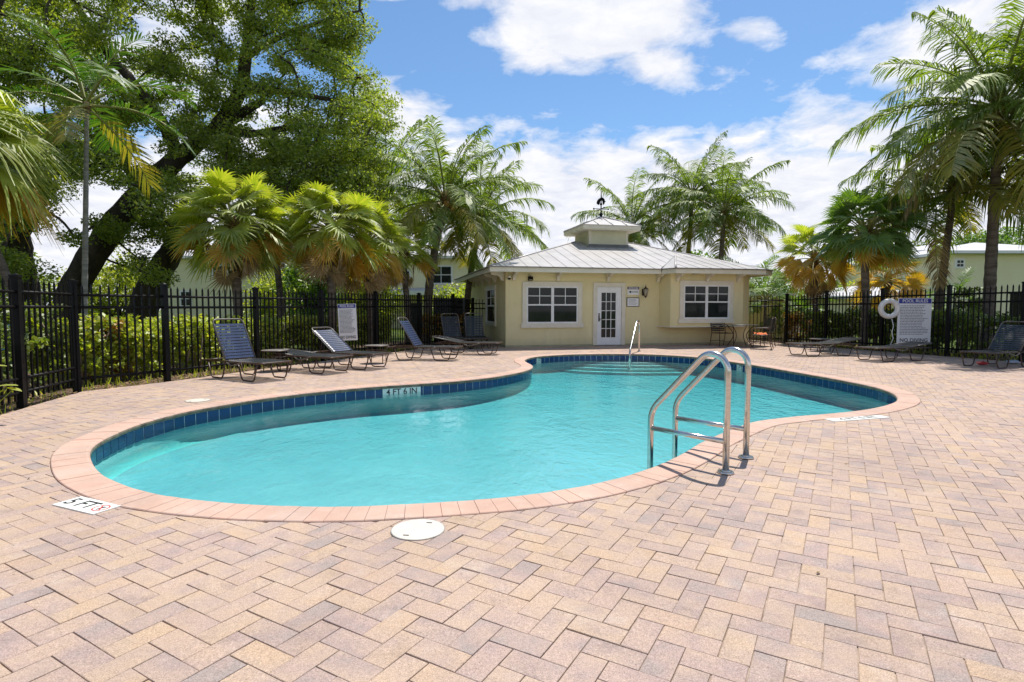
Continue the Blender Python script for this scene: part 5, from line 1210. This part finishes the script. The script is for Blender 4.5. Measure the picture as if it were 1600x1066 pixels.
def fan_palm(base, top, scale, count, label, seed, group, r=0.11, mats=None, fset=None, emin=-34, dead=6, emax=84, skirt=True, jit=None):
    t = thing('fan_palm', base, label, 'palm tree', group=group); tp = Vector(top) - Vector(base)
    trunk_mesh([(0, 0, -0.15), tp * 0.35 + Vector((0.05, 0, 0)), tp * 0.7, tp], r, r * 0.8, 0.05, seed=seed, t=t)
    m = MB(); m.sphere(tp, r * 1.4, 10, 7, (1, 1, 2.2)); m.build('crown_shaft', M_fibre, t)
    place_fronds(t, tp + Vector((0, 0, 0.15)), fset or FAN, count, mats or [(0.85, M_fan), (1.0, M_fan_y)], scale, seed, emax=emax, emin=emin, bias=0.95)
    if dead: place_fronds(t, tp - Vector((0, 0, 0.25)), fset or FAN, dead, [(1.0, M_frond_d)], scale * 0.8, seed + 9, emax=-60, emin=-75)
    return t
def P0(px, d): v = at(px, 500, d); return Vector((v.x, d, 0))
GC = 'coconut palms around the pool house'; GF = 'fan palms behind the fences'
coconut(P0(664, 19.5), at(697, 318, 19.2), 0.98, 38, 'tall coconut palm leaning right with orange coconuts, left of the pool house', 1, GC, r=0.17, nuts=7, bend=(-0.15, 0, 0), mats=[(0.72, M_frond), (0.86, M_frond_y), (1.0, M_frond)])
coconut(P0(724, 22.5), at(752, 345, 22.3), 1.02, 34, 'coconut palm just behind the leaning one, fronds over the left roof corner', 2, GC, r=0.15, bend=(-0.1, 0, 0))
coconut(P0(606, 25), at(606, 305, 25), 1.15, 30, 'dark coconut palm standing between the oak and the leaning coconut palm', 3, GC, r=0.13)
coconut(P0(978, 31), at(985, 358, 31), 1.12, 30, 'lowest coconut palm, behind the cupola', 4, GC, r=0.15)
coconut(P0(1068, 31), at(1078, 308, 31), 1.10, 36, 'tallest coconut palm behind the pool house roof', 5, GC, r=0.15)
coconut(P0(1118, 28), at(1128, 335, 28), 1.10, 36, 'coconut palm behind the right half of the roof, with drooping fronds to the right', 6, GC, r=0.15)
coconut(P0(1543, 15.6), at(1545, 180, 15.6), 1.25, 44, 'tallest coconut palm on the right with a straight grey trunk', 7, GC, r=0.165, emin=-38, mats=[(0.72, M_frond), (0.95, M_frond_y), (1.0, M_frond_d)])
coconut(P0(1460, 17.5), at(1481, 300, 17.2), 0.98, 38, 'shorter coconut palm leaning right beside the tallest right one', 8, GC, r=0.14, emin=-25, nuts=0, mats=[(0.6, M_frond), (0.85, M_frond_y), (1.0, M_frond)])
coconut(P0(1640, 15.0), at(1650, 190, 15.0), 1.0, 34, 'coconut palm cut by the right edge of the picture', 9, GC, r=0.15)
fan_palm(P0(368, 13.6), at(372, 362, 13.6), 1.05, 84, 'bushy fan palm with pale green leaves behind the nearest left lounger', 11, GF, r=0.12, mats=[(0.80, M_fan), (0.9, M_fan_y), (1.0, M_fan)])
fan_palm(P0(515, 14.5), at(520, 365, 14.5), 1.05, 80, 'yellow green fan palm with a brown skirt above the left rules sign', 12, GF, r=0.12, dead=8, mats=[(0.86, M_fan), (1.0, M_fan_y)])
fan_palm(P0(578, 15.8), at(575, 388, 15.8), 1.0, 60, 'golden fan palm right of the one above the rules sign', 13, GF, r=0.11, dead=8, mats=[(0.78, M_fan), (1.0, M_fan_y)])
fan_palm(P0(638, 18.2), at(632, 398, 18.2), 0.9, 44, 'small bright fan palm left of the leaning coconut trunk', 14, GF, r=0.11, dead=4)
fan_palm(P0(440, 18.0), at(432, 350, 18.0), 1.0, 44, 'fan palm seen between the two nearest pale green ones', 17, GF, r=0.11, dead=4)
fan_palm(P0(1350, 17.2), at(1348, 372, 17.2), 1.15, 72, 'big dark green fan palm behind the life ring', 15, GF, r=0.125, mats=[(0.82, M_fan_g), (0.93, M_fan), (1.0, M_fan_y)], dead=0)
fan_palm(P0(1273, 19.5), at(1270, 408, 19.5), 1.1, 48, 'fan palm with orange drying leaves right of the pool house', 16, GF, r=0.11, mats=[(0.55, M_fan), (1.0, M_fan_y)], dead=6)
fan_palm(P0(1385, 21), at(1385, 442, 21), 1.0, 34, 'low golden fan palm behind the dark green fan palm', 18, GF, r=0.10, mats=[(0.3, M_fan), (1.0, M_fan_y)], dead=0)
fan_palm(P0(62, 9.6), at(-50, 245, 9.3), 0.88, 46, 'fan palm with long drooping yellow green leaves at the left edge', 19, GF, r=0.075, fset=FAN_L, mats=[(0.8, M_fan), (1.0, M_fan_y)], dead=0)
# slender palms
t = coconut(P0(128, 11.2), at(150, 178, 11.2), 0.0001, 0, 'slender grey trunked palm in front of the oak, dark upright fronds', 21, 'slender palms', r=0.062, name='slender_palm')
place_fronds(t, at(150, 165, 11.2) - P0(128, 11.2), FEATHER_S, 13, [(0.8, M_royal), (1.0, M_frond_y)], 0.92, 21, emax=80, emin=-45)
for ch in t.children:
    if ch.name.startswith('trunk'): ch.data.materials[0] = M_greybark
for (px, py, d, s, lab) in ((1175, 425, 24, 0.9, 'low palm with thin upright leaves behind the right roof end'), (1195, 440, 21.5, 0.8, 'small feathery palm beside the right wall of the pool house'), (1243, 455, 23, 0.85, 'small feathery palm behind the garden wall'), (1490, 440, 24, 0.6, 'small arching palm in front of the white roofed house'), (1425, 470, 22, 0.6, 'low feathery palm between the rules sign and the palms behind it')):
    b = P0(px, d); t = thing('small_palm', b, lab, 'palm tree', group='small feathery palms'); tp = at(px, py + 25, d) - b
    trunk_mesh([(0, 0, -0.1), tp * 0.5, tp], 0.07, 0.05, 0.03, t=t, seed=px); place_fronds(t, tp, FEATHER_S, 14, [(1.0, M_fan_g)], s, px, emax=80, emin=-10)
# dead frond hanging beside the right coconut
t = thing('hanging_dead_frond', at(1455, 330, 16.6), 'dry brown palm frond hanging straight down left of the right coconut trunks', 'palm frond'); o = link('frond', FEATHER[(-55, 0)], t); o.rotation_euler = (0, R(35), R(200)); o.scale = (0.75,) * 3; o.material_slots[0].link = 'OBJECT'; o.material_slots[0].material = M_frond_d

# ------------------------------------------------------------------ leaves in bulk
def leaf_cloud(name, centres, radii, per, size, mat, parent, seed, kind='stuff', aspect=0.5, flatten=0.75, bias_up=0.4, label=None):
    rr = np.random.default_rng(seed); C_ = np.repeat(np.asarray(centres, float), per, axis=0); Rr = np.repeat(np.asarray(radii, float), per)
    n = len(C_); v = rr.standard_normal((n, 3)); v /= np.linalg.norm(v, axis=1)[:, None]; v *= (rr.random(n) ** 0.45)[:, None] * Rr[:, None]; v[:, 2] *= flatten
    P = C_ + v; nr_ = rr.standard_normal((n, 3)); nr_[:, 2] += bias_up * 2; nr_ /= np.linalg.norm(nr_, axis=1)[:, None]
    a = rr.standard_normal((n, 3)); a -= (a * nr_).sum(1)[:, None] * nr_; a /= np.linalg.norm(a, axis=1)[:, None]; b = np.cross(nr_, a)
    s = size * rr.uniform(0.6, 1.35, n)[:, None]; V_ = np.stack([P - a * s * .5, P + b * s * aspect * .5 + nr_ * s * 0.10, P + a * s * .5, P - b * s * aspect * .5 + nr_ * s * 0.10], 1)
    F_ = np.arange(4 * n).reshape(n, 4); me = np_mesh(name, V_, F_, [mat]); return link(name, me, parent, kind=kind, label=label)
def clusters_in(polys, dist, count, seed, gap_scale=0.75, gap=0.0):
    """centres of leaf clumps spread through the crown's outline"""
    rr = random.Random(seed); out = []
    for poly, w in polys:
        xs = [p[0] for p in poly]; ys = [p[1] for p in poly]; k = 0; need = int(count * w)
        while k < need:
            x, y = rr.uniform(min(xs), max(xs)), rr.uniform(min(ys), max(ys))
            if inside(np.array([[x, y]]), poly)[0]: out.append(at(x, y, rr.uniform(max(dist[0], 13.4 + max(0, min(1, (x - 200) / 120)) * 2.7), dist[1]))); k += 1
    return out

# ------------------------------------------------------------------ the big oak
ob = P0(95, 17.5); oak = thing('oak_tree', ob, 'huge spreading oak with dark leaning trunks filling the upper left', 'oak tree')
def limb(pp, radii, name='limb', n=10):
    P = [at(x, y, d + (1.7 * max(0, min(1, (x - 230) / 110)) if d < 17.9 and x > 100 else 0)) - ob for x, y, d in pp]; k = len(P); Pc = catmull(P, False, 6); rs = np.interp(np.linspace(0, k - 1, len(Pc)), range(k), radii); rr = random.Random(int(pp[0][0]))
    m = MB(); m.tube([p + Vector((rr.uniform(-.02, .02), rr.uniform(-.02, .02), 0)) for p in Pc], [r * rr.uniform(.95, 1.06) for r in rs], n); return m.build(name, M_bark, oak), Pc
limbs = []
for pp, rs, nm in (
    ([(92, 560, 17.5), (102, 500, 17.4), (128, 432, 17.2), (182, 358, 17.0), (236, 296, 16.9), (290, 250, 16.8), (350, 205, 16.6), (420, 165, 16.4)], [0.58, 0.44, 0.38, 0.36, 0.33, 0.28, 0.20, 0.10], 'trunk'),
    ([(225, 545, 19.5), (226, 480, 19.4), (252, 425, 19.2), (288, 372, 19.0), (330, 320, 18.8), (400, 270, 18.5), (480, 235, 18.2)], [0.62, 0.46, 0.40, 0.34, 0.28, 0.20, 0.10], 'trunk'),
    ([(40, 560, 18.5), (42, 470, 18.5), (36, 400, 18.4), (30, 330, 18.2), (10, 240, 18), (-40, 120, 17.5)], [0.50, 0.42, 0.36, 0.32, 0.26, 0.16], 'trunk'),
    ([(-60, 500, 17), (-10, 430, 17), (20, 395, 17.2), (60, 330, 17.4), (90, 240, 17.4)], [0.4, 0.3, 0.26, 0.2, 0.1], 'limb'),
    ([(350, 205, 16.6), (385, 150, 16.4), (395, 100, 16.2), (405, 30, 16.0), (410, -60, 15.8)], [0.26, 0.20, 0.17, 0.12, 0.07], 'limb'),
    ([(385, 150, 16.4), (440, 150, 16.2), (500, 160, 16.2), (560, 170, 16.2)], [0.14, 0.10, 0.07, 0.03], 'limb'),
    ([(395, 100, 16.2), (450, 70, 16), (520, 45, 15.8), (575, 30, 15.8)], [0.12, 0.08, 0.05, 0.02], 'limb'),
    ([(290, 250, 16.8), (260, 190, 16.5), (215, 130, 16.2), (160, 60, 16), (120, -30, 15.8)], [0.22, 0.16, 0.13, 0.10, 0.06], 'limb'),
    ([(236, 296, 16.9), (190, 250, 17.2), (150, 215, 17.4), (95, 190, 17.6)], [0.16, 0.11, 0.08, 0.04], 'limb'),
    ([(350, 205, 16.6), (400, 215, 17), (470, 205, 17.4), (540, 215, 17.6), (590, 230, 17.8)], [0.16, 0.12, 0.09, 0.06, 0.03], 'limb'),
    ([(5, 60, 13.5), (18, 20, 13.4), (30, -40, 13.3), (45, -120, 13.2)], [0.12, 0.16, 0.20, 0.22], 'limb'),
    ([(5, 60, 13.5), (-10, 110, 13.6), (-40, 160, 13.8)], [0.12, 0.08, 0.05], 'limb')):
    o, Pc = limb(pp, rs, nm); limbs += Pc
crown_polys = [([(-120, -120), (560, -120), (580, 10), (592, 45), (560, 85), (575, 110), (600, 125), (612, 160), (618, 195), (600, 225), (612, 250), (560, 290), (500, 300), (430, 300), (370, 300), (330, 260), (250, 230), (180, 240), (120, 300), (60, 300), (-60, 300), (-120, 200)], 0.74),
               ([(-80, 240), (130, 300), (150, 360), (95, 400), (60, 425), (-40, 420)], 0.11), ([(225, 270), (330, 290), (300, 400), (235, 385), (220, 330)], 0.05), ([(330, 260), (600, 235), (600, 320), (480, 330), (400, 320)], 0.10), ([(120, 225), (210, 235), (190, 300), (130, 300)], 0.02), ([(150, 340), (230, 380), (260, 440), (200, 420)], 0.02)]
cl = clusters_in(crown_polys, (13.4, 20.5), 960, 4)
gap_c = [at(x, y, 17) for x, y in ((135, 40), (325, 105), (250, 75), (350, 215), (90, 330), (30, 350), (485, 120), (560, 60), (410, 110), (440, 250), (190, 155))]
gap_px = [(140, 38, 34, 18), (325, 108, 30, 20), (245, 70, 28, 18), (105, 345, 40, 26), (485, 118, 18, 14), (405, 120, 18, 22), (195, 160, 16, 14), (280, 60, 22, 12), (40, 60, 18, 14), (60, 390, 40, 30), (200, 395, 22, 26), (160, 300, 24, 22)]
def in_gap(p):
    px, py = 800 + FPX * p.x / p.y, HY - FPX * (p.z - CAMH) / p.y
    return any(((px - a) / (c + 2)) ** 2 + ((py - b) / (d + 2)) ** 2 < 1 for a, b, c, d in gap_px)
cl = [c for c in cl if not in_gap(c)]
cloc = [tuple(c - ob) for c in cl]; rad = [random.uniform(0.35, 0.75) for _ in cl]
crown = leaf_cloud('crown', cloc, rad, 420, 0.088, M_oak, oak, 8, aspect=0.55, flatten=0.6)
Lp = np.array([tuple(p) for p in limbs]); m = MB(); rr = random.Random(3)
# every clump hangs on the nearest wood already grown
C_ = np.array(cloc); nodes = Lp.copy(); d_ = np.sqrt(((C_[:, None, :] - Lp[None]) ** 2).sum(2)); best = d_.min(1); who = d_.argmin(1); todo = set(range(len(C_)))
while todo:
    k = min(todo, key=lambda q: best[q]); todo.remove(k); a = Vector(nodes[who[k]]); c = Vector(C_[k]); l = (c - a).length; r_ = rad[k]
    mid = (a + c) / 2 + Vector((rr.uniform(-.18, .18), rr.uniform(-.18, .18), rr.uniform(-.05, .22))) * min(l, 1.5)
    Q = catmull([a, mid, c], False, 4); m.tube(Q, [0.040 * (1 - 0.45 * i / (len(Q) - 1)) for i in range(len(Q))], 4, cap=False)
    for q in range(3):
        e = c + Vector((rr.uniform(-1, 1), rr.uniform(-1, 1), rr.uniform(-.5, .6))) * r_; m.tube([c + (a - c) * 0.06, e], [0.014, 0.005], 3, cap=False)
    nodes = np.vstack([nodes, C_[k]]); nd = np.sqrt(((C_ - C_[k]) ** 2).sum(1)) + 0.15; upd = nd < best; best[upd] = nd[upd]; who[upd] = len(nodes) - 1
m.build('branches', M_bark, oak, kind='stuff')

# ------------------------------------------------------------------ smaller trees, bushes and hedges
def bush(name, base, w, dp, h, n, size, mat, label, cat, seed, z0=0.12, stems=5, group=None, aspect=0.5, per=34, crad=0.15, top_bumps=0.03):
    """box-like or rounded mass of leaves on stems; w along x, dp along y"""
    t = thing(name, base, label, cat, group=group); rr = random.Random(seed); cs = []; rd = []
    for k in range(n):
        x, y, z = rr.uniform(-w / 2, w / 2), rr.uniform(-dp / 2, dp / 2), z0 + (h - 0.12 - z0) * (rr.random() ** 0.62)
        z += top_bumps * math.sin(x * 3.1 + seed) ; cs.append((x, y, z)); rd.append(crad * rr.uniform(0.6, 1.25))
    leaf_cloud('foliage', cs, rd, per, size, mat, t, seed, aspect=aspect, flatten=0.85)
    m = MB()
    for k in range(stems):
        x, y = rr.uniform(-w / 2, w / 2), rr.uniform(-dp / 2, dp / 2); c = Vector((x * 1.0, y, 0)); m.tube([c - Vector((0, 0, 0.1)), c + Vector((rr.uniform(-.1, .1), rr.uniform(-.1, .1), h * 0.4)), c + Vector((rr.uniform(-.25, .25), rr.uniform(-.2, .2), h * 0.8))], [0.020, 0.015, 0.006], 5)
    m.build('stems', M_twig, t, kind='stuff'); return t
def along(a, b, off, name, w_extra, h, dp, dens, size, mat, label, cat, seed, **kw):
    a, b = Vector(a), Vector(b); d = b - a; L_ = d.length; n = Vector((-d.y, d.x, 0)).normalized(); c = (a + b) / 2 + n * off; c.z = -0.04
    t = bush(name, c, L_ + w_extra, dp, h, int(dens * L_ * 1.35), size, mat, label, cat, seed, **kw); t.rotation_euler = (0, 0, math.atan2(d.y, d.x)); return t
GH = 'hedge plants along the back fence'
along(LF[0] + Vector((0.1, 0, 0)), LF[1], 1.1, 'hedge', 0.2, 1.18, 0.75, 90, 0.095, M_hedge, 'yellow green hedge behind the fence left of the nearest lounger', 'hedge', 31, group=GH, stems=9)
along(LF[1], LF[2] + Vector((0, 0.2, 0)), 1.2, 'hedge', 0.1, 1.14, 0.8, 90, 0.095, M_hedge, 'pale flowering hedge behind the nearest left lounger', 'hedge', 32, group=GH, stems=9)
along(LF[2] + Vector((0.1, 0.3, 0)), LF[4], 1.2, 'hedge', -0.4, 1.14, 0.9, 80, 0.09, M_hedge, 'bright yellow green hedge behind the left rules sign', 'hedge', 33, group=GH, stems=12)
along(LF[4], LF[5], 1.1, 'hedge', -0.6, 1.12, 0.9, 80, 0.09, M_hedge, 'green hedge behind the fence right of the left rules sign', 'hedge', 34, group=GH, stems=7)
b = at(705, 500, 20.2); bush('croton_bush', (b.x - 0.2, 19.3, -0.03), 1.3, 0.9, 1.15, 95, 0.10, M_croton, 'red and yellow croton bush by the end of the back fence', 'bush', 35)
bush('croton_bush', (-7.05, 9.7, -0.03), 0.75, 0.6, 1.15, 45, 0.10, M_croton, 'orange croton at the left end of the yellow green hedge', 'bush', 36)
bush('shrub', (-6.5, 5.6, -0.03), 0.9, 3.4, 1.0, 90, 0.10, M_hedge_d, 'mixed shrubs behind the nearest side fence', 'shrub', 37)
bush('shrub', (-7.4, 7.9, -0.03), 1.0, 2.6, 1.35, 130, 0.10, M_hedge_d, 'dark shrubs behind the side fence corner post', 'shrub', 38)
bush('shrub', (-8.2, 10.4, -0.03), 1.4, 1.6, 0.85, 80, 0.11, M_hedge, 'low green plants at the foot of the slender palm', 'shrub', 39)
for k, (a, b_, h, mt, lab) in enumerate(((0, 1, 1.22, M_hedge_d, 'dark hedge behind the farthest panel of the right fence'), (1, 2, 1.30, M_hedge_d, 'dark hedge under the big green fan palm'), (2, 3, 1.28, M_hedge_d, 'dark loose hedge behind the right rules sign'), (3, 5, 1.20, M_hedge_d, 'open dark shrub behind the rightmost lounger'))):
    along(RFx[a], RFx[b_], 0.95, 'hedge', -0.1, h, 0.85, 62 if k < 3 else 30, 0.10, mt, lab, 'hedge', 41 + k, group='hedge plants along the right fence', stems=12)
bush('croton_bush', (10.3, 20.3, -0.03), 0.9, 0.6, 1.15, 60, 0.10, M_croton, 'orange croton beside the white equipment box', 'bush', 47)
b = at(1205, 500, 21.5); bush('shrub', (b.x, 21.0, -0.03), 0.5, 0.4, 1.5, 26, 0.09, M_hedge_d, 'thin dark shrub in front of the yellow garden wall', 'shrub', 48, crad=0.15)
bush('shrub', at(1518, 500, 16.6).xy.to_3d() + Vector((0, 0, -.03)), 0.7, 0.6, 1.95, 50, 0.10, M_hedge_d, 'upright dark bush beside the tallest right palm trunk', 'shrub', 49)
def tree(px, pytop, d, w, h, n, mat, label, seed, trunk_h=1.0, per=60, size=0.16, crad=0.55, group=None, z0=None, name='broadleaf_tree'):
    b = P0(px, d); t = thing(name, b, label, 'tree', group=group); rr = random.Random(seed); top = at(px, pytop, d).z; z0 = top - h if z0 is None else z0; cs = []; rd = []
    for k in range(n):
        while True:
            v = Vector((rr.uniform(-1, 1), rr.uniform(-1, 1), rr.uniform(-1, 1)))
            if v.length < 1: break
        bump_ = 1 + 0.15 * math.sin(v.x * 6 + seed) + 0.12 * math.sin(v.y * 7 + seed * 2); cs.append((v.x * w / 2 * bump_, v.y * w / 2 * bump_, (top + z0) / 2 + v.z * (top - z0) / 2 * bump_)); rd.append(crad * rr.uniform(.6, 1.2))
    leaf_cloud('crown', cs, rd, per, size, mat, t, seed, aspect=0.55)
    m = MB(); m.tube([(0, 0, -0.1), (0.05, 0, z0 * 0.6 + 0.3), (0, 0.05, (top + z0) / 2)], [0.16, 0.12, 0.05], 8); m.build('trunk', M_bark, t)
    m = MB()
    for c in cs[::3]: m.tube([(0, 0, z0 * 0.8 + 0.2), Vector(c)], [0.04, 0.012], 4, cap=False)
    m.build('branches', M_bark, t, kind='stuff'); return t
GT = 'trees beyond the fences'
tree(185, 405, 24, 3.6, 2.6, 130, M_fan, 'bright yellow green round bush between the oak trunks', 51, group=GT, per=70, size=0.13, z0=0.5)
tree(70, 430, 34, 7, 2.4, 150, M_hedge_d, 'dark low trees behind the side fence', 52, group=GT, z0=0.2)
tree(-60, 330, 26, 6, 5, 160, M_oak, 'green tree beyond the left edge of the oak', 57, group=GT, z0=0.5)
tree(488, 398, 24, 2.6, 2.4, 90, M_fan_g, 'bright green small tree between the pale fan palms and the cream house', 53, group=GT, z0=0.6)
tree(440, 425, 27, 3.0, 1.6, 70, M_hedge, 'pale grey green bush in front of the cream house', 58, group=GT, z0=0.4)
tree(570, 430, 22, 2.2, 1.8, 70, M_fan, 'light green bush behind the golden fan palm', 54, group=GT, z0=0.4)
tree(1540, 352, 46, 7.0, 4.2, 190, M_fan_g, 'rounded dark green tree behind the white roofed house', 55, group=GT, z0=1.5, size=0.24, crad=0.8)
tree(1620, 338, 48, 8.0, 5.0, 190, M_fan_g, 'dark green tree at the right edge beyond the white roofed house', 56, group=GT, z0=1.5, size=0.24, crad=0.8)
tree(1450, 380, 50, 6.0, 3.4, 120, M_hedge_d, 'dark green tree between the palms and the white roofed house', 59, group=GT, z0=1.5, size=0.24, crad=0.8)
tree(1218, 425, 34, 5.5, 3.0, 130, M_fan_g, 'green tree mass behind the orange fan palm', 60, group=GT, z0=0.3, size=0.18)
tree(1330, 440, 40, 6.0, 2.0, 120, M_hedge, 'light green trees far behind the right fence', 61, group=GT, z0=0.3, size=0.2)
tree(1060, 392, 36, 7.0, 2.5, 120, M_fan_g, 'green trees rising just above the right roof slope', 62, group=GT, z0=0.8, size=0.18)
tree(720, 440, 30, 3.0, 2.0, 60, M_hedge, 'green bush behind the gate beside the pool house', 63, group=GT, z0=0.2)
# leafy twig in the lower left corner
t = thing('leafy_plant', (-5.55, 5.85, -0.03), 'bright green broad leaves poking through the fence at the left edge', 'plant')
for k, (px, py, ang, s) in enumerate(((6, 601, 10, 0.24), (18, 607, -20, 0.16), (-6, 570, 5, 0.18), (-10, 612, 25, 0.2))):
    p = at(px, py, 5.95) - Vector((-5.55, 5.85, -0.03)); m = MB(); ca, sa = math.cos(R(ang)), math.sin(R(ang)); vs = []; nn = 6
    for i in range(nn + 1):
        f = i / nn; w = s * 0.28 * math.sin(math.pi * min(1, f * 0.9 + 0.1)); x = (f - .5) * s; z = -0.25 * s * (f - 0.4) ** 2
        for q in (-1, 0, 1): vs.append(p + Vector((x * ca, q * w, x * sa * 0.6 + z + abs(q) * 0.012 - abs(q) * 0.02)))
    m.add(vs, [(i * 3 + j, (i + 1) * 3 + j, (i + 1) * 3 + j + 1, i * 3 + j + 1) for i in range(nn) for j in range(2)], True); m.tube([p, Vector((-0.2, 0.1, 0))], 0.005, 4); m.build('leaf', M_fan, t)
# grass tufts and litter in the beds
def scatter(name, poly_fn, n, size, mat, seed, kind='stuff', tall=False):
    rr = np.random.default_rng(seed); P = poly_fn(rr, n); n = len(P); a = rr.uniform(0, 6.28, n); s = size * rr.uniform(.5, 1.5, n)
    if tall:
        h = s * 2.0; lean = rr.normal(0, 0.4, (n, 2)) * h[:, None]; w = s * 0.12
        V_ = np.stack([np.c_[P[:, 0] - np.cos(a) * w, P[:, 1] - np.sin(a) * w, P[:, 2]], np.c_[P[:, 0] + np.cos(a) * w, P[:, 1] + np.sin(a) * w, P[:, 2]], np.c_[P[:, 0] + lean[:, 0], P[:, 1] + lean[:, 1], P[:, 2] + h]], 1); F_ = np.arange(3 * n).reshape(n, 3)
    else:
        c, d = np.cos(a), np.sin(a); z = P[:, 2] + rr.uniform(0.002, 0.02, n); t_ = rr.normal(0, .3, n) * s
        V_ = np.stack([np.c_[P[:, 0] - c * s, P[:, 1] - d * s, z + t_], np.c_[P[:, 0] + d * s * .4, P[:, 1] - c * s * .4, z + .006], np.c_[P[:, 0] + c * s, P[:, 1] + d * s, z - t_ * .3], np.c_[P[:, 0] - d * s * .4, P[:, 1] + c * s * .4, z + .004]], 1); F_ = np.arange(4 * n).reshape(n, 4)
    return link(name, np_mesh(name, V_, F_, [mat]), kind=kind)
def bed_pts(rr, n):
    out = []
    for (A, B_, sgn) in [(LF[i], LF[i + 1], 1) for i in range(5)] + [(NEARL[i + 1], NEARL[i], 1) for i in range(3)] + [(RFx[i], RFx[i + 1], 1) for i in range(6)]:
        d = B_ - A; L_ = d.length; nn = np.array([-d.y, d.x]) / L_; k = int(n * L_ / 26); f = rr.random(k)[:, None]; q = np.array([A.x, A.y]) * (1 - f) + np.array([B_.x, B_.y]) * f + nn * (rr.uniform(-0.05, 1.9, k))[:, None]; out.append(np.c_[q, np.full(k, -0.033)])
    return np.concatenate(out)
scatter('leaf_litter', bed_pts, 9000, 0.035, surf('litter_leaf', (0.10, 0.05, 0.02), (0.42, 0.27, 0.12), 9, 0.8), 71)
scatter('ground_plants', bed_pts, 3500, 0.07, M_hedge, 72, tall=True)
def lawn_pts(rr, n):
    x = rr.uniform(-26, 26, n * 2); y = rr.uniform(10, 34, n * 2); P = np.c_[x, y]; k = ~inside(P, mulch); return np.c_[P[k], np.full(k.sum(), -0.065)]
scatter('lawn_grass', lawn_pts, 60000, 0.05, leaf_mat('grass_blade', [(0.08, 0.14, 0.015), (0.14, 0.21, 0.025), (0.20, 0.26, 0.04)], 0.4), 73, tall=True)
